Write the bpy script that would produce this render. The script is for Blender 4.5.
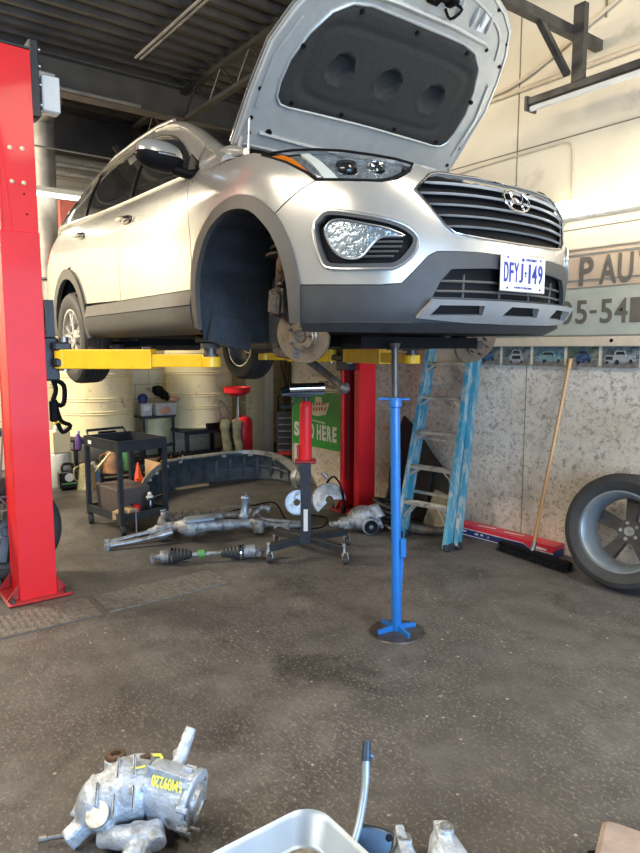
import bpy, bmesh, math, random, bisect
from mathutils import Vector, Matrix, geometry, Quaternion
PI = math.pi
random.seed(7)
SC = bpy.context.scene
COL = SC.collection
for _o in list(bpy.data.objects):
    bpy.data.objects.remove(_o)

# ------------------------------------------------------------------ camera
# world: X runs along the raised car towards its nose, Y towards the long wall, Z up
YAW, PITCH, FPX = 0.645, 0.119, 656.0
cam_d = bpy.data.cameras.new('camera')
cam = bpy.data.objects.new('camera', cam_d)
COL.objects.link(cam)
cam_d.sensor_fit = 'VERTICAL'
cam_d.sensor_height = 24.0
cam_d.lens = 24.0 * FPX / 853.0
cam_d.clip_start = 0.05
cam.location = (0, 0, 1.5)
cam.rotation_euler = (PI / 2 - PITCH, 0, PI / 2 - YAW)
SC.camera = cam

# ------------------------------------------------------------------ world, daylight, exposure
SC.view_settings.view_transform = 'Standard'
SC.view_settings.look = 'None'
SC.view_settings.exposure = 0.25
SC.view_settings.gamma = 1.0
SC.view_settings.use_curve_mapping = False
W = bpy.data.worlds.new('world')
SC.world = W
W.use_nodes = True
W.node_tree.nodes['Background'].inputs[0].default_value = (0.62, 0.78, 1.0, 1)
W.node_tree.nodes['Background'].inputs[1].default_value = 1.0


def area_light(name, loc, direction, sx, sy, power, color):
    d = bpy.data.lights.new(name, 'AREA')
    d.shape = 'RECTANGLE'
    d.size, d.size_y, d.energy, d.color = sx, sy, power, color
    o = bpy.data.objects.new(name, d)
    COL.objects.link(o)
    o.location = loc
    o.rotation_euler = Vector(direction).to_track_quat('-Z', 'Y').to_euler()
    return o


# the open bay door lies behind and to the right of the camera
area_light('bay_door_daylight', (3.6, 0.9, 1.45), (-1, 0.08, 0.0), 5.4, 2.7, 430, (0.48, 0.70, 1.0))
# warm fill light added for the car side, no such lamp in view
area_light('left_fill_light', (-2.6, -1.9, 3.9), (0.0, 0.6, -0.8), 4.0, 0.9, 190, (1.0, 0.88, 0.70))
area_light('front_fill_light', (0.3, 2.2, 4.05), (-0.1, 0.25, -1), 2.4, 0.5, 120, (1.0, 0.88, 0.70))  # added fill to brighten the long wall, no lamp seen here
area_light('rear_fill_light', (-7.6, -1.2, 3.6), (0.0, 0.75, -.7), 0.5, 2.4, 400, (1.0, 0.87, 0.66))  # added fill to brighten the rear of the shop, unseen

# ------------------------------------------------------------------ materials
MATS = {}


def mat(name, col, rough=0.5, metal=0.0, var=0.12, scale=14.0, bump=0.0, bscale=60.0, coat=0.0,
        dirt=None, damt=0.5, dscale=5.0, aniso=(1, 1, 1), spec=0.5):
    m = bpy.data.materials.new(name)
    m.use_nodes = True
    nt = m.node_tree
    N, L = nt.nodes, nt.links
    b = N['Principled BSDF']
    b.inputs['Roughness'].default_value = rough
    b.inputs['Metallic'].default_value = metal
    b.inputs['Coat Weight'].default_value = coat
    b.inputs['Coat Roughness'].default_value = 0.08
    b.inputs['Specular IOR Level'].default_value = spec
    tc = N.new('ShaderNodeTexCoord')
    mp = N.new('ShaderNodeMapping')
    mp.inputs['Scale'].default_value = aniso
    L.new(tc.outputs['Object'], mp.inputs[0])
    n1 = N.new('ShaderNodeTexNoise')
    n1.inputs['Scale'].default_value = scale
    n1.inputs['Detail'].default_value = 5
    L.new(mp.outputs[0], n1.inputs['Vector'])
    mr = N.new('ShaderNodeMapRange')
    mr.inputs['From Min'].default_value = 0.3
    mr.inputs['From Max'].default_value = 0.7
    mr.inputs['To Min'].default_value = 1 - var
    mr.inputs['To Max'].default_value = 1 + var
    L.new(n1.outputs[0], mr.inputs[0])
    mx = N.new('ShaderNodeMix')
    mx.data_type = 'RGBA'
    mx.blend_type = 'MULTIPLY'
    mx.inputs[0].default_value = 1
    mx.inputs[6].default_value = (*col, 1)
    L.new(mr.outputs[0], mx.inputs[7])
    out = mx.outputs[2]
    if dirt:
        n2 = N.new('ShaderNodeTexNoise')
        n2.inputs['Scale'].default_value = dscale
        n2.inputs['Detail'].default_value = 9
        n2.inputs['Roughness'].default_value = 0.68
        L.new(mp.outputs[0], n2.inputs['Vector'])
        r2 = N.new('ShaderNodeMapRange')
        c = 0.72 - 0.34 * damt
        r2.inputs['From Min'].default_value = c - 0.05
        r2.inputs['From Max'].default_value = c + 0.08
        L.new(n2.outputs[0], r2.inputs[0])
        m2 = N.new('ShaderNodeMix')
        m2.data_type = 'RGBA'
        L.new(r2.outputs[0], m2.inputs[0])
        L.new(out, m2.inputs[6])
        m2.inputs[7].default_value = (*dirt, 1)
        out = m2.outputs[2]
    L.new(out, b.inputs['Base Color'])
    if bump:
        n3 = N.new('ShaderNodeTexNoise')
        n3.inputs['Scale'].default_value = bscale
        n3.inputs['Detail'].default_value = 4
        L.new(mp.outputs[0], n3.inputs['Vector'])
        bp = N.new('ShaderNodeBump')
        bp.inputs['Strength'].default_value = bump
        bp.inputs['Distance'].default_value = 0.01
        L.new(n3.outputs[0], bp.inputs['Height'])
        L.new(bp.outputs[0], b.inputs['Normal'])
    MATS[name] = m
    return m


def emis(name, col, strength):
    m = bpy.data.materials.new(name)
    m.use_nodes = True
    b = m.node_tree.nodes['Principled BSDF']
    b.inputs['Base Color'].default_value = (*col, 1)
    b.inputs['Emission Color'].default_value = (*col, 1)
    b.inputs['Emission Strength'].default_value = strength
    MATS[name] = m
    return m


def glassy(name, tint, transp, rough=0.03):
    m = bpy.data.materials.new(name)
    m.use_nodes = True
    nt = m.node_tree
    N, L = nt.nodes, nt.links
    b = N['Principled BSDF']
    b.inputs['Base Color'].default_value = (*tint, 1)
    b.inputs['Roughness'].default_value = rough
    b.inputs['Coat Weight'].default_value = 0.6
    b.inputs['Coat Roughness'].default_value = 0.02
    t = N.new('ShaderNodeBsdfTransparent')
    t.inputs[0].default_value = (0.9, 0.93, 0.95, 1)
    mx = N.new('ShaderNodeMixShader')
    mx.inputs[0].default_value = transp
    L.new(b.outputs[0], mx.inputs[1])
    L.new(t.outputs[0], mx.inputs[2])
    L.new(mx.outputs[0], N['Material Output'].inputs[0])
    MATS[name] = m
    return m


mat('paint', (0.47, 0.465, 0.44), 0.24, 0.55, var=0.03, coat=0.8)
mat('hood_paint', (0.44, 0.45, 0.44), 0.42, 0.45, var=0.06, coat=0.3)
mat('clad', (0.036, 0.039, 0.043), 0.52, var=0.15, bump=0.15, bscale=500)
mat('clad_lit', (0.075, 0.070, 0.065), 0.55, var=0.1, bump=0.1, bscale=500)  # clad again, lighter and warmer: light on the trim put into the colour
mat('black', (0.005, 0.005, 0.006), 0.6, var=0.2, spec=.12)
mat('black_soft', (.02,.02,.02), .7, spec=.2)
mat('black_gloss', (0.010, 0.010, 0.012), 0.18, var=0.2, coat=0.5)
mat('liner', (0.02, 0.026, 0.035), 0.55, var=0.35, scale=7, bump=0.3, bscale=40)
mat('chrome', (0.75, 0.75, 0.76), 0.12, 1.0, var=0.04)
mat('satin', (0.42, 0.43, 0.44), 0.32, 0.8, var=0.08)
mat('alu', (0.60, 0.61, 0.60), 0.38, 0.85, var=0.15, dirt=(0.16, 0.15, 0.14), damt=0.4, dscale=12)
mat('cast', (0.33, 0.35, 0.37), 0.55, 0.55, var=0.3, scale=25, bump=0.5, bscale=70, dirt=(0.13, 0.12, 0.11), damt=0.55, dscale=9)
mat('cast_dark', (0.11, 0.105, 0.10), 0.55, 0.5, var=0.4, scale=25, bump=0.5, bscale=70, dirt=(0.13, 0.075, 0.045), damt=0.4, dscale=9)
mat('steel', (0.30, 0.29, 0.28), 0.38, 0.9, var=0.2)
mat('rotor', (0.36, 0.29, 0.22), 0.38, 0.8, var=0.1, scale=40, dirt=(0.30, 0.21, 0.14), damt=0.45, dscale=14)
mat('rust', (0.12, 0.07, 0.045), 0.75, 0.3, var=0.4, scale=20, bump=0.4)
mat('rubber', (0.022, 0.023, 0.025), 0.62, var=0.25, scale=10, bump=0.15)
mat('red_paint', (0.70, 0.016, 0.022), 0.45, var=0.05, scale=6, coat=0.08, spec=.3, dirt=(0.30, 0.02, 0.02), damt=0.12, dscale=4)
mat('red_dark', (0.33, 0.02, 0.022), 0.4, var=0.15, coat=0.2)
mat('yellow_paint', (0.86, 0.50, 0.015), 0.38, var=0.08, scale=10, dirt=(0.14, 0.09, 0.03), damt=0.12, dscale=26)
mat('blue_paint', (0.010, 0.14, 0.46), 0.35, var=0.08, coat=0.3, dirt=(0.02, 0.06, 0.16), damt=0.12, dscale=12)
mat('black_steel', (0.022, 0.026, 0.032), 0.42, 0.2, var=0.3, bump=0.1)
mat('greasy_steel', (0.10, 0.095, 0.09), 0.42, 0.7, var=0.3)
mat('white_paint', (0.66, 0.66, 0.63), 0.5, var=0.06)
mat('amber', (0.85, 0.22, 0.01), 0.22, var=0.06, coat=0.5)
mat('cable', (0.55, 0.48, 0.36), 0.6, var=0.1)
glassy('window_glass', (0.012, 0.014, 0.016), 0.22, .06)
glassy('lamp_glass', (0.03, 0.03, 0.03), 0.93)
emis('tube_on', (1.0, 0.93, 0.78), 12.0)


# ------------------------------------------------------------------ mesh builder
def rotm(rx=0, ry=0, rz=0):
    return Matrix.Rotation(rz, 4, 'Z') @ Matrix.Rotation(ry, 4, 'Y') @ Matrix.Rotation(rx, 4, 'X')


def frame_from(d, up=(0, 0, 1)):
    d = Vector(d).normalized()
    u = Vector(up)
    if abs(d.dot(u)) > 0.98:
        u = Vector((1, 0, 0))
    x = u.cross(d).normalized()
    y = d.cross(x).normalized()
    return x, y, d


class MB:
    def __init__(s):
        s.v, s.f, s.m, s.M, s.mi = [], [], [], Matrix.Identity(4), 0

    def add(s, vs, fs):
        b = len(s.v)
        s.v += [tuple(s.M @ Vector(p)) for p in vs]
        s.f += [tuple(b + i for i in f) for f in fs]
        s.m += [s.mi] * len(fs)
        return s

    def box(s, c, size, rot=None, taper=1.0):
        hx, hy, hz = [k / 2 for k in size]
        vs = []
        for z in (-1, 1):
            k = taper if z > 0 else 1
            for (x, y) in ((-1, -1), (1, -1), (1, 1), (-1, 1)):
                p = Vector((x * hx * k, y * hy * k, z * hz))
                if rot is not None:
                    p = rot.to_3x3() @ p
                vs.append(tuple(p + Vector(c)))
        return s.add(vs, [(3, 2, 1, 0), (4, 5, 6, 7), (0, 1, 5, 4), (1, 2, 6, 5), (2, 3, 7, 6), (3, 0, 4, 7)])

    def cbox(s, c, size, r=0.01, rot=None):
        """box with chamfered vertical and horizontal edges"""
        hx, hy, hz = [k / 2 for k in size]
        r = min(r, hx * .9, hy * .9, hz * .9)
        rings = []
        for z, k in ((-hz, r), (-hz + r, 0), (hz - r, 0), (hz, r)):
            a, b = hx - k, hy - k
            q = r
            rings.append([(a - q, -b, z), (a, -b + q, z), (a, b - q, z), (a - q, b, z), (-a + q, b, z), (-a, b - q, z), (-a, -b + q, z), (-a + q, -b, z)])
        vs = [p for g in rings for p in g]
        if rot is not None:
            R = rot.to_3x3()
            vs = [tuple(R @ Vector(p)) for p in vs]
        vs = [tuple(Vector(p) + Vector(c)) for p in vs]
        fs = [tuple(range(7, -1, -1)), tuple(range(24, 32))]
        for k in range(3):
            for i in range(8):
                j = (i + 1) % 8
                fs.append((k * 8 + i, k * 8 + j, k * 8 + 8 + j, k * 8 + 8 + i))
        return s.add(vs, fs)

    def bar(s, p0, p1, w, h, up=(0, 0, 1)):
        p0, p1 = Vector(p0), Vector(p1)
        x, y, d = frame_from(p1 - p0, up)
        vs = []
        for p in (p0, p1):
            for (a, b) in ((-1, -1), (1, -1), (1, 1), (-1, 1)):
                vs.append(tuple(p + x * a * w / 2 + y * b * h / 2))
        return s.add(vs, [(3, 2, 1, 0), (4, 5, 6, 7), (0, 1, 5, 4), (1, 2, 6, 5), (2, 3, 7, 6), (3, 0, 4, 7)])

    def cyl(s, p0, p1, r0, r1=None, seg=20, caps=True):
        r1 = r0 if r1 is None else r1
        p0, p1 = Vector(p0), Vector(p1)
        x, y, d = frame_from(p1 - p0)
        vs = []
        for p, r in ((p0, r0), (p1, r1)):
            for i in range(seg):
                a = 2 * PI * i / seg
                vs.append(tuple(p + x * r * math.cos(a) + y * r * math.sin(a)))
        fs = [(i, (i + 1) % seg, seg + (i + 1) % seg, seg + i) for i in range(seg)]
        if caps:
            fs += [tuple(range(seg - 1, -1, -1)), tuple(range(seg, 2 * seg))]
        return s.add(vs, fs)

    def tube(s, pts, r, seg=10, smooth=0, caps=True, flat=1.0, up=(0, 0, 1)):
        pts = [Vector(p) for p in pts]
        if smooth:
            pts = [Vector(p) for p in crom(pts, smooth)]
        n = len(pts)
        rs = r if isinstance(r, (list, tuple)) else [r] * n
        if len(rs) != n:
            rs = [rs[min(int(i * (len(rs) - 1) / (n - 1) + .5), len(rs) - 1)] for i in range(n)]
        vs, fs = [], []
        x = y = None
        for i, p in enumerate(pts):
            d = (pts[min(i + 1, n - 1)] - pts[max(i - 1, 0)]).normalized()
            if x is None:
                x, y, _ = frame_from(d, up)
            else:
                x = (x - d * x.dot(d)).normalized()
                y = d.cross(x).normalized()
            for k in range(seg):
                a = 2 * PI * k / seg
                vs.append(tuple(p + x * rs[i] * math.cos(a) + y * rs[i] * flat * math.sin(a)))
        for i in range(n - 1):
            for k in range(seg):
                j = (k + 1) % seg
                fs.append((i * seg + k, i * seg + j, (i + 1) * seg + j, (i + 1) * seg + k))
        if caps:
            fs += [tuple(range(seg - 1, -1, -1)), tuple(range((n - 1) * seg, n * seg))]
        return s.add(vs, fs)

    def lathe(s, prof, c=(0, 0, 0), axis=(0, 0, 1), seg=32, closed=False, a0=0.0, a1=2 * PI):
        """prof: list of (radius, height along axis)"""
        x, y, d = frame_from(axis)
        c = Vector(c)
        vs, fs = [], []
        full = abs(a1 - a0 - 2 * PI) < 1e-6
        cols = seg if full else seg + 1
        for (r, h) in prof:
            for i in range(cols):
                a = a0 + (a1 - a0) * i / seg
                vs.append(tuple(c + d * h + x * r * math.cos(a) + y * r * math.sin(a)))
        P = len(prof)
        for k in range(P if closed else P - 1):
            k2 = (k + 1) % P
            for i in range(seg):
                j = (i + 1) % cols
                fs.append((k * cols + i, k * cols + j, k2 * cols + j, k2 * cols + i))
        return s.add(vs, fs)

    def sph(s, c, r, seg=16, rings=10, rot=None):
        c = Vector(c)
        r = r if isinstance(r, (list, tuple)) else (r, r, r)
        vs, fs = [], []
        for k in range(rings + 1):
            t = PI * k / rings
            for i in range(seg):
                a = 2 * PI * i / seg
                p = Vector((r[0] * math.sin(t) * math.cos(a), r[1] * math.sin(t) * math.sin(a), r[2] * math.cos(t)))
                if rot is not None:
                    p = rot.to_3x3() @ p
                vs.append(tuple(c + p))
        for k in range(rings):
            for i in range(seg):
                j = (i + 1) % seg
                fs.append((k * seg + i, (k + 1) * seg + i, (k + 1) * seg + j, k * seg + j))
        return s.add(vs, fs)

    def prism(s, poly, o, ux, uy, depth):
        """flat polygon in the plane (o, ux, uy), extruded by depth along ux x uy"""
        ux, uy, o = Vector(ux), Vector(uy), Vector(o)
        n = ux.cross(uy).normalized() * depth
        a = [o + ux * p[0] + uy * p[1] for p in poly]
        vs = [tuple(p) for p in a] + [tuple(p + n) for p in a]
        k = len(poly)
        tri = geometry.tessellate_polygon([[Vector((p[0], p[1], 0)) for p in poly]])
        fs = [tuple(t) for t in tri] + [tuple(i + k for i in reversed(t)) for t in tri]
        fs += [(i, (i + 1) % k, k + (i + 1) % k, k + i) for i in range(k)]
        return s.add(vs, fs)

    def grid(s, fn, nu, nv, closed_u=False):
        vs = [tuple(fn(i / nu, j / nv)) for j in range(nv + 1) for i in range(nu + (0 if closed_u else 1))]
        w = nu if closed_u else nu + 1
        fs = []
        for j in range(nv):
            for i in range(nu):
                k = (i + 1) % w
                fs.append((j * w + i, j * w + k, (j + 1) * w + k, (j + 1) * w + i))
        return s.add(vs, fs)

    def build(s, name, m, parent=None, smooth=True, bevel=0.0, angle=38, solid=0.0, double=False, bseg=2):
        me = bpy.data.meshes.new(name)
        me.from_pydata(s.v, [], s.f)
        ms = m if isinstance(m, (list, tuple)) else [m]
        for q in ms:
            me.materials.append(MATS[q] if isinstance(q, str) else q)
        if len(ms) > 1:
            me.polygons.foreach_set('material_index', s.m)
        bm = bmesh.new()
        bm.from_mesh(me)
        bmesh.ops.remove_doubles(bm, verts=bm.verts, dist=1e-5)
        if not double:
            bmesh.ops.recalc_face_normals(bm, faces=bm.faces)
        bm.to_mesh(me)
        bm.free()
        if smooth:
            me.polygons.foreach_set('use_smooth', [True] * len(me.polygons))
            me.set_sharp_from_angle(angle=math.radians(angle))
        me.update()
        o = bpy.data.objects.new(name, me)
        COL.objects.link(o)
        if parent is not None:
            o.parent = parent
        if solid:
            md = o.modifiers.new('thick', 'SOLIDIFY')
            md.thickness = solid
        if bevel:
            md = o.modifiers.new('bevel', 'BEVEL')
            md.width = bevel
            md.segments = bseg
            md.limit_method = 'ANGLE'
            md.angle_limit = math.radians(40)
            md.harden_normals = False
        return o


def crom(pts, n, closed=False):
    pts = [Vector(p) for p in pts]
    out = []
    k = len(pts)
    rng = range(k) if closed else range(k - 1)
    for i in rng:
        if closed:
            p0, p1, p2, p3 = pts[(i - 1) % k], pts[i], pts[(i + 1) % k], pts[(i + 2) % k]
        else:
            p0, p1, p2, p3 = pts[max(i - 1, 0)], pts[i], pts[i + 1], pts[min(i + 2, k - 1)]
        for j in range(n):
            t = j / n
            out.append(0.5 * ((2 * p1) + (p2 - p0) * t + (2 * p0 - 5 * p1 + 4 * p2 - p3) * t * t + (3 * p1 - p0 - 3 * p2 + p3) * t ** 3))
    if not closed:
        out.append(pts[-1])
    return [tuple(p) for p in out]


def crom2(pts, n, closed=True):
    return [(p[0], p[1]) for p in crom([(a, b, 0) for a, b in pts], n, closed)]


def tag(o, label=None, cat=None, group=None, kind=None):
    if label:
        o['label'] = label
    if cat:
        o['category'] = cat
    if group:
        o['group'] = group
    if kind:
        o['kind'] = kind
    return o


def thing(name, loc, label, cat, rz=0.0, group=None, rot=None):
    o = bpy.data.objects.new(name, None)
    COL.objects.link(o)
    o.empty_display_size = 0.1
    o.location = loc
    o.rotation_euler = rot if rot is not None else (0, 0, rz)
    return tag(o, label, cat, group)


def struct(o):
    o['kind'] = 'structure'
    return o


def copy_tree(o, parent=None):
    c = o.copy()
    COL.objects.link(c)
    c.parent = parent
    for ch in list(o.children):
        copy_tree(ch, c)
    return c


def text_mesh(body, name, m, size, loc, ux, uy, parent=None, depth=0.002, sx=1.0, bold=0.0, align='LEFT', spacing=1.0):
    """lettering as a real thin mesh; ux = reading direction, uy = up"""
    cu = bpy.data.curves.new(name, 'FONT')
    cu.body = body
    cu.size = size
    cu.extrude = depth
    cu.offset = bold
    cu.align_x = align
    cu.space_character = spacing
    t = bpy.data.objects.new(name, cu)
    COL.objects.link(t)
    dg = bpy.context.evaluated_depsgraph_get()
    me = bpy.data.meshes.new_from_object(t.evaluated_get(dg))
    bpy.data.objects.remove(t)
    ux, uy = Vector(ux).normalized(), Vector(uy).normalized()
    n = ux.cross(uy)
    M = Matrix(((ux.x, uy.x, n.x, loc[0]), (ux.y, uy.y, n.y, loc[1]), (ux.z, uy.z, n.z, loc[2]), (0, 0, 0, 1))) @ Matrix.Diagonal((sx, 1, 1, 1))
    me.transform(M)
    me.materials.clear()
    me.materials.append(MATS[m])
    o = bpy.data.objects.new(name, me)
    COL.objects.link(o)
    if parent is not None:
        o.parent = parent
    return o
# ------------------------------------------------------------------ surface materials of the room
def floor_material():
    m = bpy.data.materials.new('shop_floor')
    m.use_nodes = True
    nt = m.node_tree
    N, L = nt.nodes, nt.links
    b = N['Principled BSDF']
    tc = N.new('ShaderNodeTexCoord')

    def noise(scale, detail=6, rough=.6, dist=0.0, vec=None):
        n = N.new('ShaderNodeTexNoise')
        n.inputs['Scale'].default_value = scale
        n.inputs['Detail'].default_value = detail
        n.inputs['Roughness'].default_value = rough
        n.inputs['Distortion'].default_value = dist
        L.new(vec or tc.outputs['Object'], n.inputs['Vector'])
        return n.outputs[0]

    def rng(sock, a, c, lo=0.0, hi=1.0):
        r = N.new('ShaderNodeMapRange')
        r.inputs['From Min'].default_value = a
        r.inputs['From Max'].default_value = c
        r.inputs['To Min'].default_value = lo
        r.inputs['To Max'].default_value = hi
        L.new(sock, r.inputs[0])
        return r.outputs[0]

    def mix(fac, a, c):
        x = N.new('ShaderNodeMix')
        x.data_type = 'RGBA'
        L.new(fac, x.inputs[0])
        for k, s in ((6, a), (7, c)):
            if isinstance(s, tuple):
                x.inputs[k].default_value = (*s, 1)
            else:
                L.new(s, x.inputs[k])
        return x.outputs[2]

    def mul(a, c):
        x = N.new('ShaderNodeMath')
        x.operation = 'MULTIPLY'
        L.new(a, x.inputs[0])
        L.new(c, x.inputs[1])
        return x.outputs[0]
    base = mix(rng(noise(1.1, 5, .6, .6), .38, .62), (0.068, 0.063, 0.060), (0.115, 0.108, 0.103))
    base = mix(rng(noise(5, 9, .7), .42, .7), base, (0.050, 0.045, 0.041))
    # oil stains
    base = mix(rng(noise(1.9, 4, .5, .4), .58, .66, 0, .8), base, (0.030, 0.027, 0.026))
    # pale wear and scratches
    mp = N.new('ShaderNodeMapping')
    mp.inputs['Scale'].default_value = (3, 14, 1)
    mp.inputs['Rotation'].default_value = (0, 0, .5)
    L.new(tc.outputs['Object'], mp.inputs[0])
    scr = mul(rng(noise(7, 10, .8, .8, mp.outputs[0]), .53, .63), rng(noise(1.4, 3), .36, .56))
    base = mix(rng(scr, 0, 1, 0, .55), base, (0.25, 0.235, 0.215))
    sp = mul(rng(noise(70, 3, .7), .56, .64), rng(noise(2.4, 5, .7), .34, .55))
    base = mix(rng(sp, 0, 1, 0, .62), base, (0.30, 0.28, 0.26))
    v = N.new('ShaderNodeTexVoronoi')
    v.inputs['Scale'].default_value = 11
    L.new(tc.outputs['Object'], v.inputs['Vector'])
    chips = mul(rng(v.outputs['Distance'], .085, .055), rng(noise(3.1, 2), .44, .5))
    base = mix(rng(chips, 0, 1, 0, .8), base, (0.42, 0.38, 0.33))
    L.new(base, b.inputs['Base Color'])
    L.new(rng(noise(2.2, 7, .65), .3, .7, .38, .66), b.inputs['Roughness'])
    bp = N.new('ShaderNodeBump')
    bp.inputs['Strength'].default_value = .35
    bp.inputs['Distance'].default_value = .01
    L.new(noise(45, 6, .7), bp.inputs['Height'])
    L.new(bp.outputs[0], b.inputs['Normal'])
    MATS['shop_floor'] = m


def scuffed(name, base, light, dark, s1, s2, amt, rough=.75):
    """painted concrete full of small dark scuffs"""
    m = bpy.data.materials.new(name)
    m.use_nodes = True
    nt = m.node_tree
    N, L = nt.nodes, nt.links
    b = N['Principled BSDF']
    b.inputs['Roughness'].default_value = rough
    tc = N.new('ShaderNodeTexCoord')

    def noise(scale, d=6, r=.6, dist=0.0):
        n = N.new('ShaderNodeTexNoise')
        n.inputs['Scale'].default_value = scale
        n.inputs['Detail'].default_value = d
        n.inputs['Roughness'].default_value = r
        n.inputs['Distortion'].default_value = dist
        L.new(tc.outputs['Object'], n.inputs['Vector'])
        return n.outputs[0]

    def mixr(sock, a, c, A, B, k=1.0):
        r = N.new('ShaderNodeMapRange')
        r.inputs['From Min'].default_value = a
        r.inputs['From Max'].default_value = c
        r.inputs['To Max'].default_value = k
        L.new(sock, r.inputs[0])
        x = N.new('ShaderNodeMix')
        x.data_type = 'RGBA'
        L.new(r.outputs[0], x.inputs[0])
        for q, s in ((6, A), (7, B)):
            if isinstance(s, tuple):
                x.inputs[q].default_value = (*s, 1)
            else:
                L.new(s, x.inputs[q])
        return x.outputs[2]
    c = mixr(noise(1.3, 4), .35, .65, base, light)
    c = mixr(noise(s1, 9, .78, .5), .56 - .06 * amt, .65 - .06 * amt, c, dark, .75)
    c = mixr(noise(s1 * .35, 9, .8, .6), .53, .65, c, dark, .5)
    c = mixr(noise(s2, 7, .75, .4), .56, .68, c, dark, .6)
    c = mixr(noise(.8, 3), .55, .75, c, dark, .35)
    L.new(c, b.inputs['Base Color'])
    bp = N.new('ShaderNodeBump')
    bp.inputs['Strength'].default_value = .25
    bp.inputs['Distance'].default_value = .01
    L.new(noise(30, 6, .7), bp.inputs['Height'])
    L.new(bp.outputs[0], b.inputs['Normal'])
    MATS[name] = m


def block_material(name, col, mortar, sx=1.0):
    m = bpy.data.materials.new(name)
    m.use_nodes = True
    nt = m.node_tree
    N, L = nt.nodes, nt.links
    b = N['Principled BSDF']
    b.inputs['Roughness'].default_value = .6
    tc = N.new('ShaderNodeTexCoord')
    mp = N.new('ShaderNodeMapping')
    mp.inputs['Rotation'].default_value = (PI / 2, 0, PI / 2)
    sepc = N.new('ShaderNodeSeparateXYZ')
    cmb = N.new('ShaderNodeCombineXYZ')
    L.new(tc.outputs['Object'], sepc.inputs[0])
    L.new(sepc.outputs[1], cmb.inputs[0])
    L.new(sepc.outputs[2], cmb.inputs[1])
    br = N.new('ShaderNodeTexBrick')
    br.inputs['Scale'].default_value = 1
    br.inputs['Brick Width'].default_value = .4
    br.inputs['Row Height'].default_value = .2
    br.inputs['Mortar Size'].default_value = .006
    br.inputs['Color1'].default_value = (*col, 1)
    br.inputs['Color2'].default_value = (col[0] * .93, col[1] * .93, col[2] * .9, 1)
    br.inputs['Mortar'].default_value = (*mortar, 1)
    L.new(cmb.outputs[0], br.inputs['Vector'])
    n = N.new('ShaderNodeTexNoise')
    n.inputs['Scale'].default_value = 9
    n.inputs['Detail'].default_value = 8
    n.inputs['Roughness'].default_value = .7
    L.new(tc.outputs['Object'], n.inputs['Vector'])
    r = N.new('ShaderNodeMapRange')
    r.inputs['From Min'].default_value = .58
    r.inputs['From Max'].default_value = .72
    L.new(n.outputs[0], r.inputs[0])
    x = N.new('ShaderNodeMix')
    x.data_type = 'RGBA'
    L.new(r.outputs[0], x.inputs[0])
    L.new(br.outputs[0], x.inputs[6])
    x.inputs[7].default_value = (.16, .12, .08, 1)
    L.new(x.outputs[2], b.inputs['Base Color'])
    MATS[name] = m


floor_material()
scuffed('concrete_wall', (0.60, 0.52, 0.42), (0.78, 0.74, 0.67), (0.20, 0.155, 0.11), 30, 55, .75)
mat('cream_panel', (0.74, 0.66, 0.51), .6, var=.06, scale=3, dirt=(.5, .42, .30), damt=.25, dscale=1.6)
mat('seam', (0.20, 0.17, 0.12), .8)
block_material('cream_block', (0.70, 0.64, 0.48), (0.42, 0.37, 0.27))
block_material('grey_block', (0.30, 0.28, 0.24), (0.18, 0.17, 0.15))
mat('deck', (0.060, 0.054, 0.050), .42, .35, var=.3, scale=3)
mat('beam', (0.035, 0.033, 0.032), .5, .2, var=.3, scale=5)
mat('beam_pale', (0.10, 0.093, 0.082), .5, .2, var=.25, scale=5)
mat('galv', (0.26, 0.25, 0.235), .6, .35, var=.25, scale=6)
mat('grate', (0.17, 0.16, 0.145), .45, .3, var=.3, scale=30, bump=.8, bscale=160)

WY, CZ = 4.22, 4.32
b = MB()
b.box((-2.5, .6, -.05), (13.2, 11.4, .1))
struct(b.build('floor', 'shop_floor', smooth=False))
b = MB()
b.box((-1.05, WY + .08, CZ / 2 + .1), (10.1, .16, CZ + .2))                # concrete
b.mi = 1
b.box((-1.05, WY - .008, (1.38 + CZ) / 2), (10.1, .02, CZ - 1.38))         # cream boards
b.mi = 2
for z in (2.94, 2.31):
    b.box((-1.05, WY - .019, z), (10.1, .004, .008))
for x in (-5.6, -3.16, -.72, 1.72):
    b.box((x, WY - .019, 3.3), (.008, .004, 2.0))
for x in (-3.02,):
    b.box((x, WY - .001, .69), (.004, .004, 1.38))
struct(b.build('wall_right', ['concrete_wall', 'cream_panel', 'seam'], smooth=False))
b = MB()
b.box((-6.18, 5.12, CZ / 2), (.16, 1.64, CZ + .2))
b.box((-7.6, 5.95, CZ / 2), (3.0, .16, CZ + .2))
struct(b.build('wall_recess', 'grey_block', smooth=False))
b = MB()
b.box((-8.83, .5, 1.45), (.16, 11, 2.9))
b.mi = 1
b.box((-8.83, .5, 3.7), (.16, 11, 1.6))
struct(b.build('wall_back', ['cream_block', 'grey_block'], smooth=False))
b = MB()
b.box((-2.5, -5.08, CZ / 2), (13.2, .16, CZ + .2))
struct(b.build('wall_left', 'cream_panel', smooth=False))
b = MB()   # the front wall only stands beside and above the wide open bay door
b.box((4.0, -3.6, CZ / 2), (.16, 3.0, CZ + .2))
b.box((4.0, 4.0, CZ / 2), (.16, .6, CZ + .2))
b.box((4.0, .8, 3.75), (.16, 5.8, 1.4))
mat('dark_panel', (.16, .15, .14), .7)
struct(b.build('wall_front', 'dark_panel', smooth=False))

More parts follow.
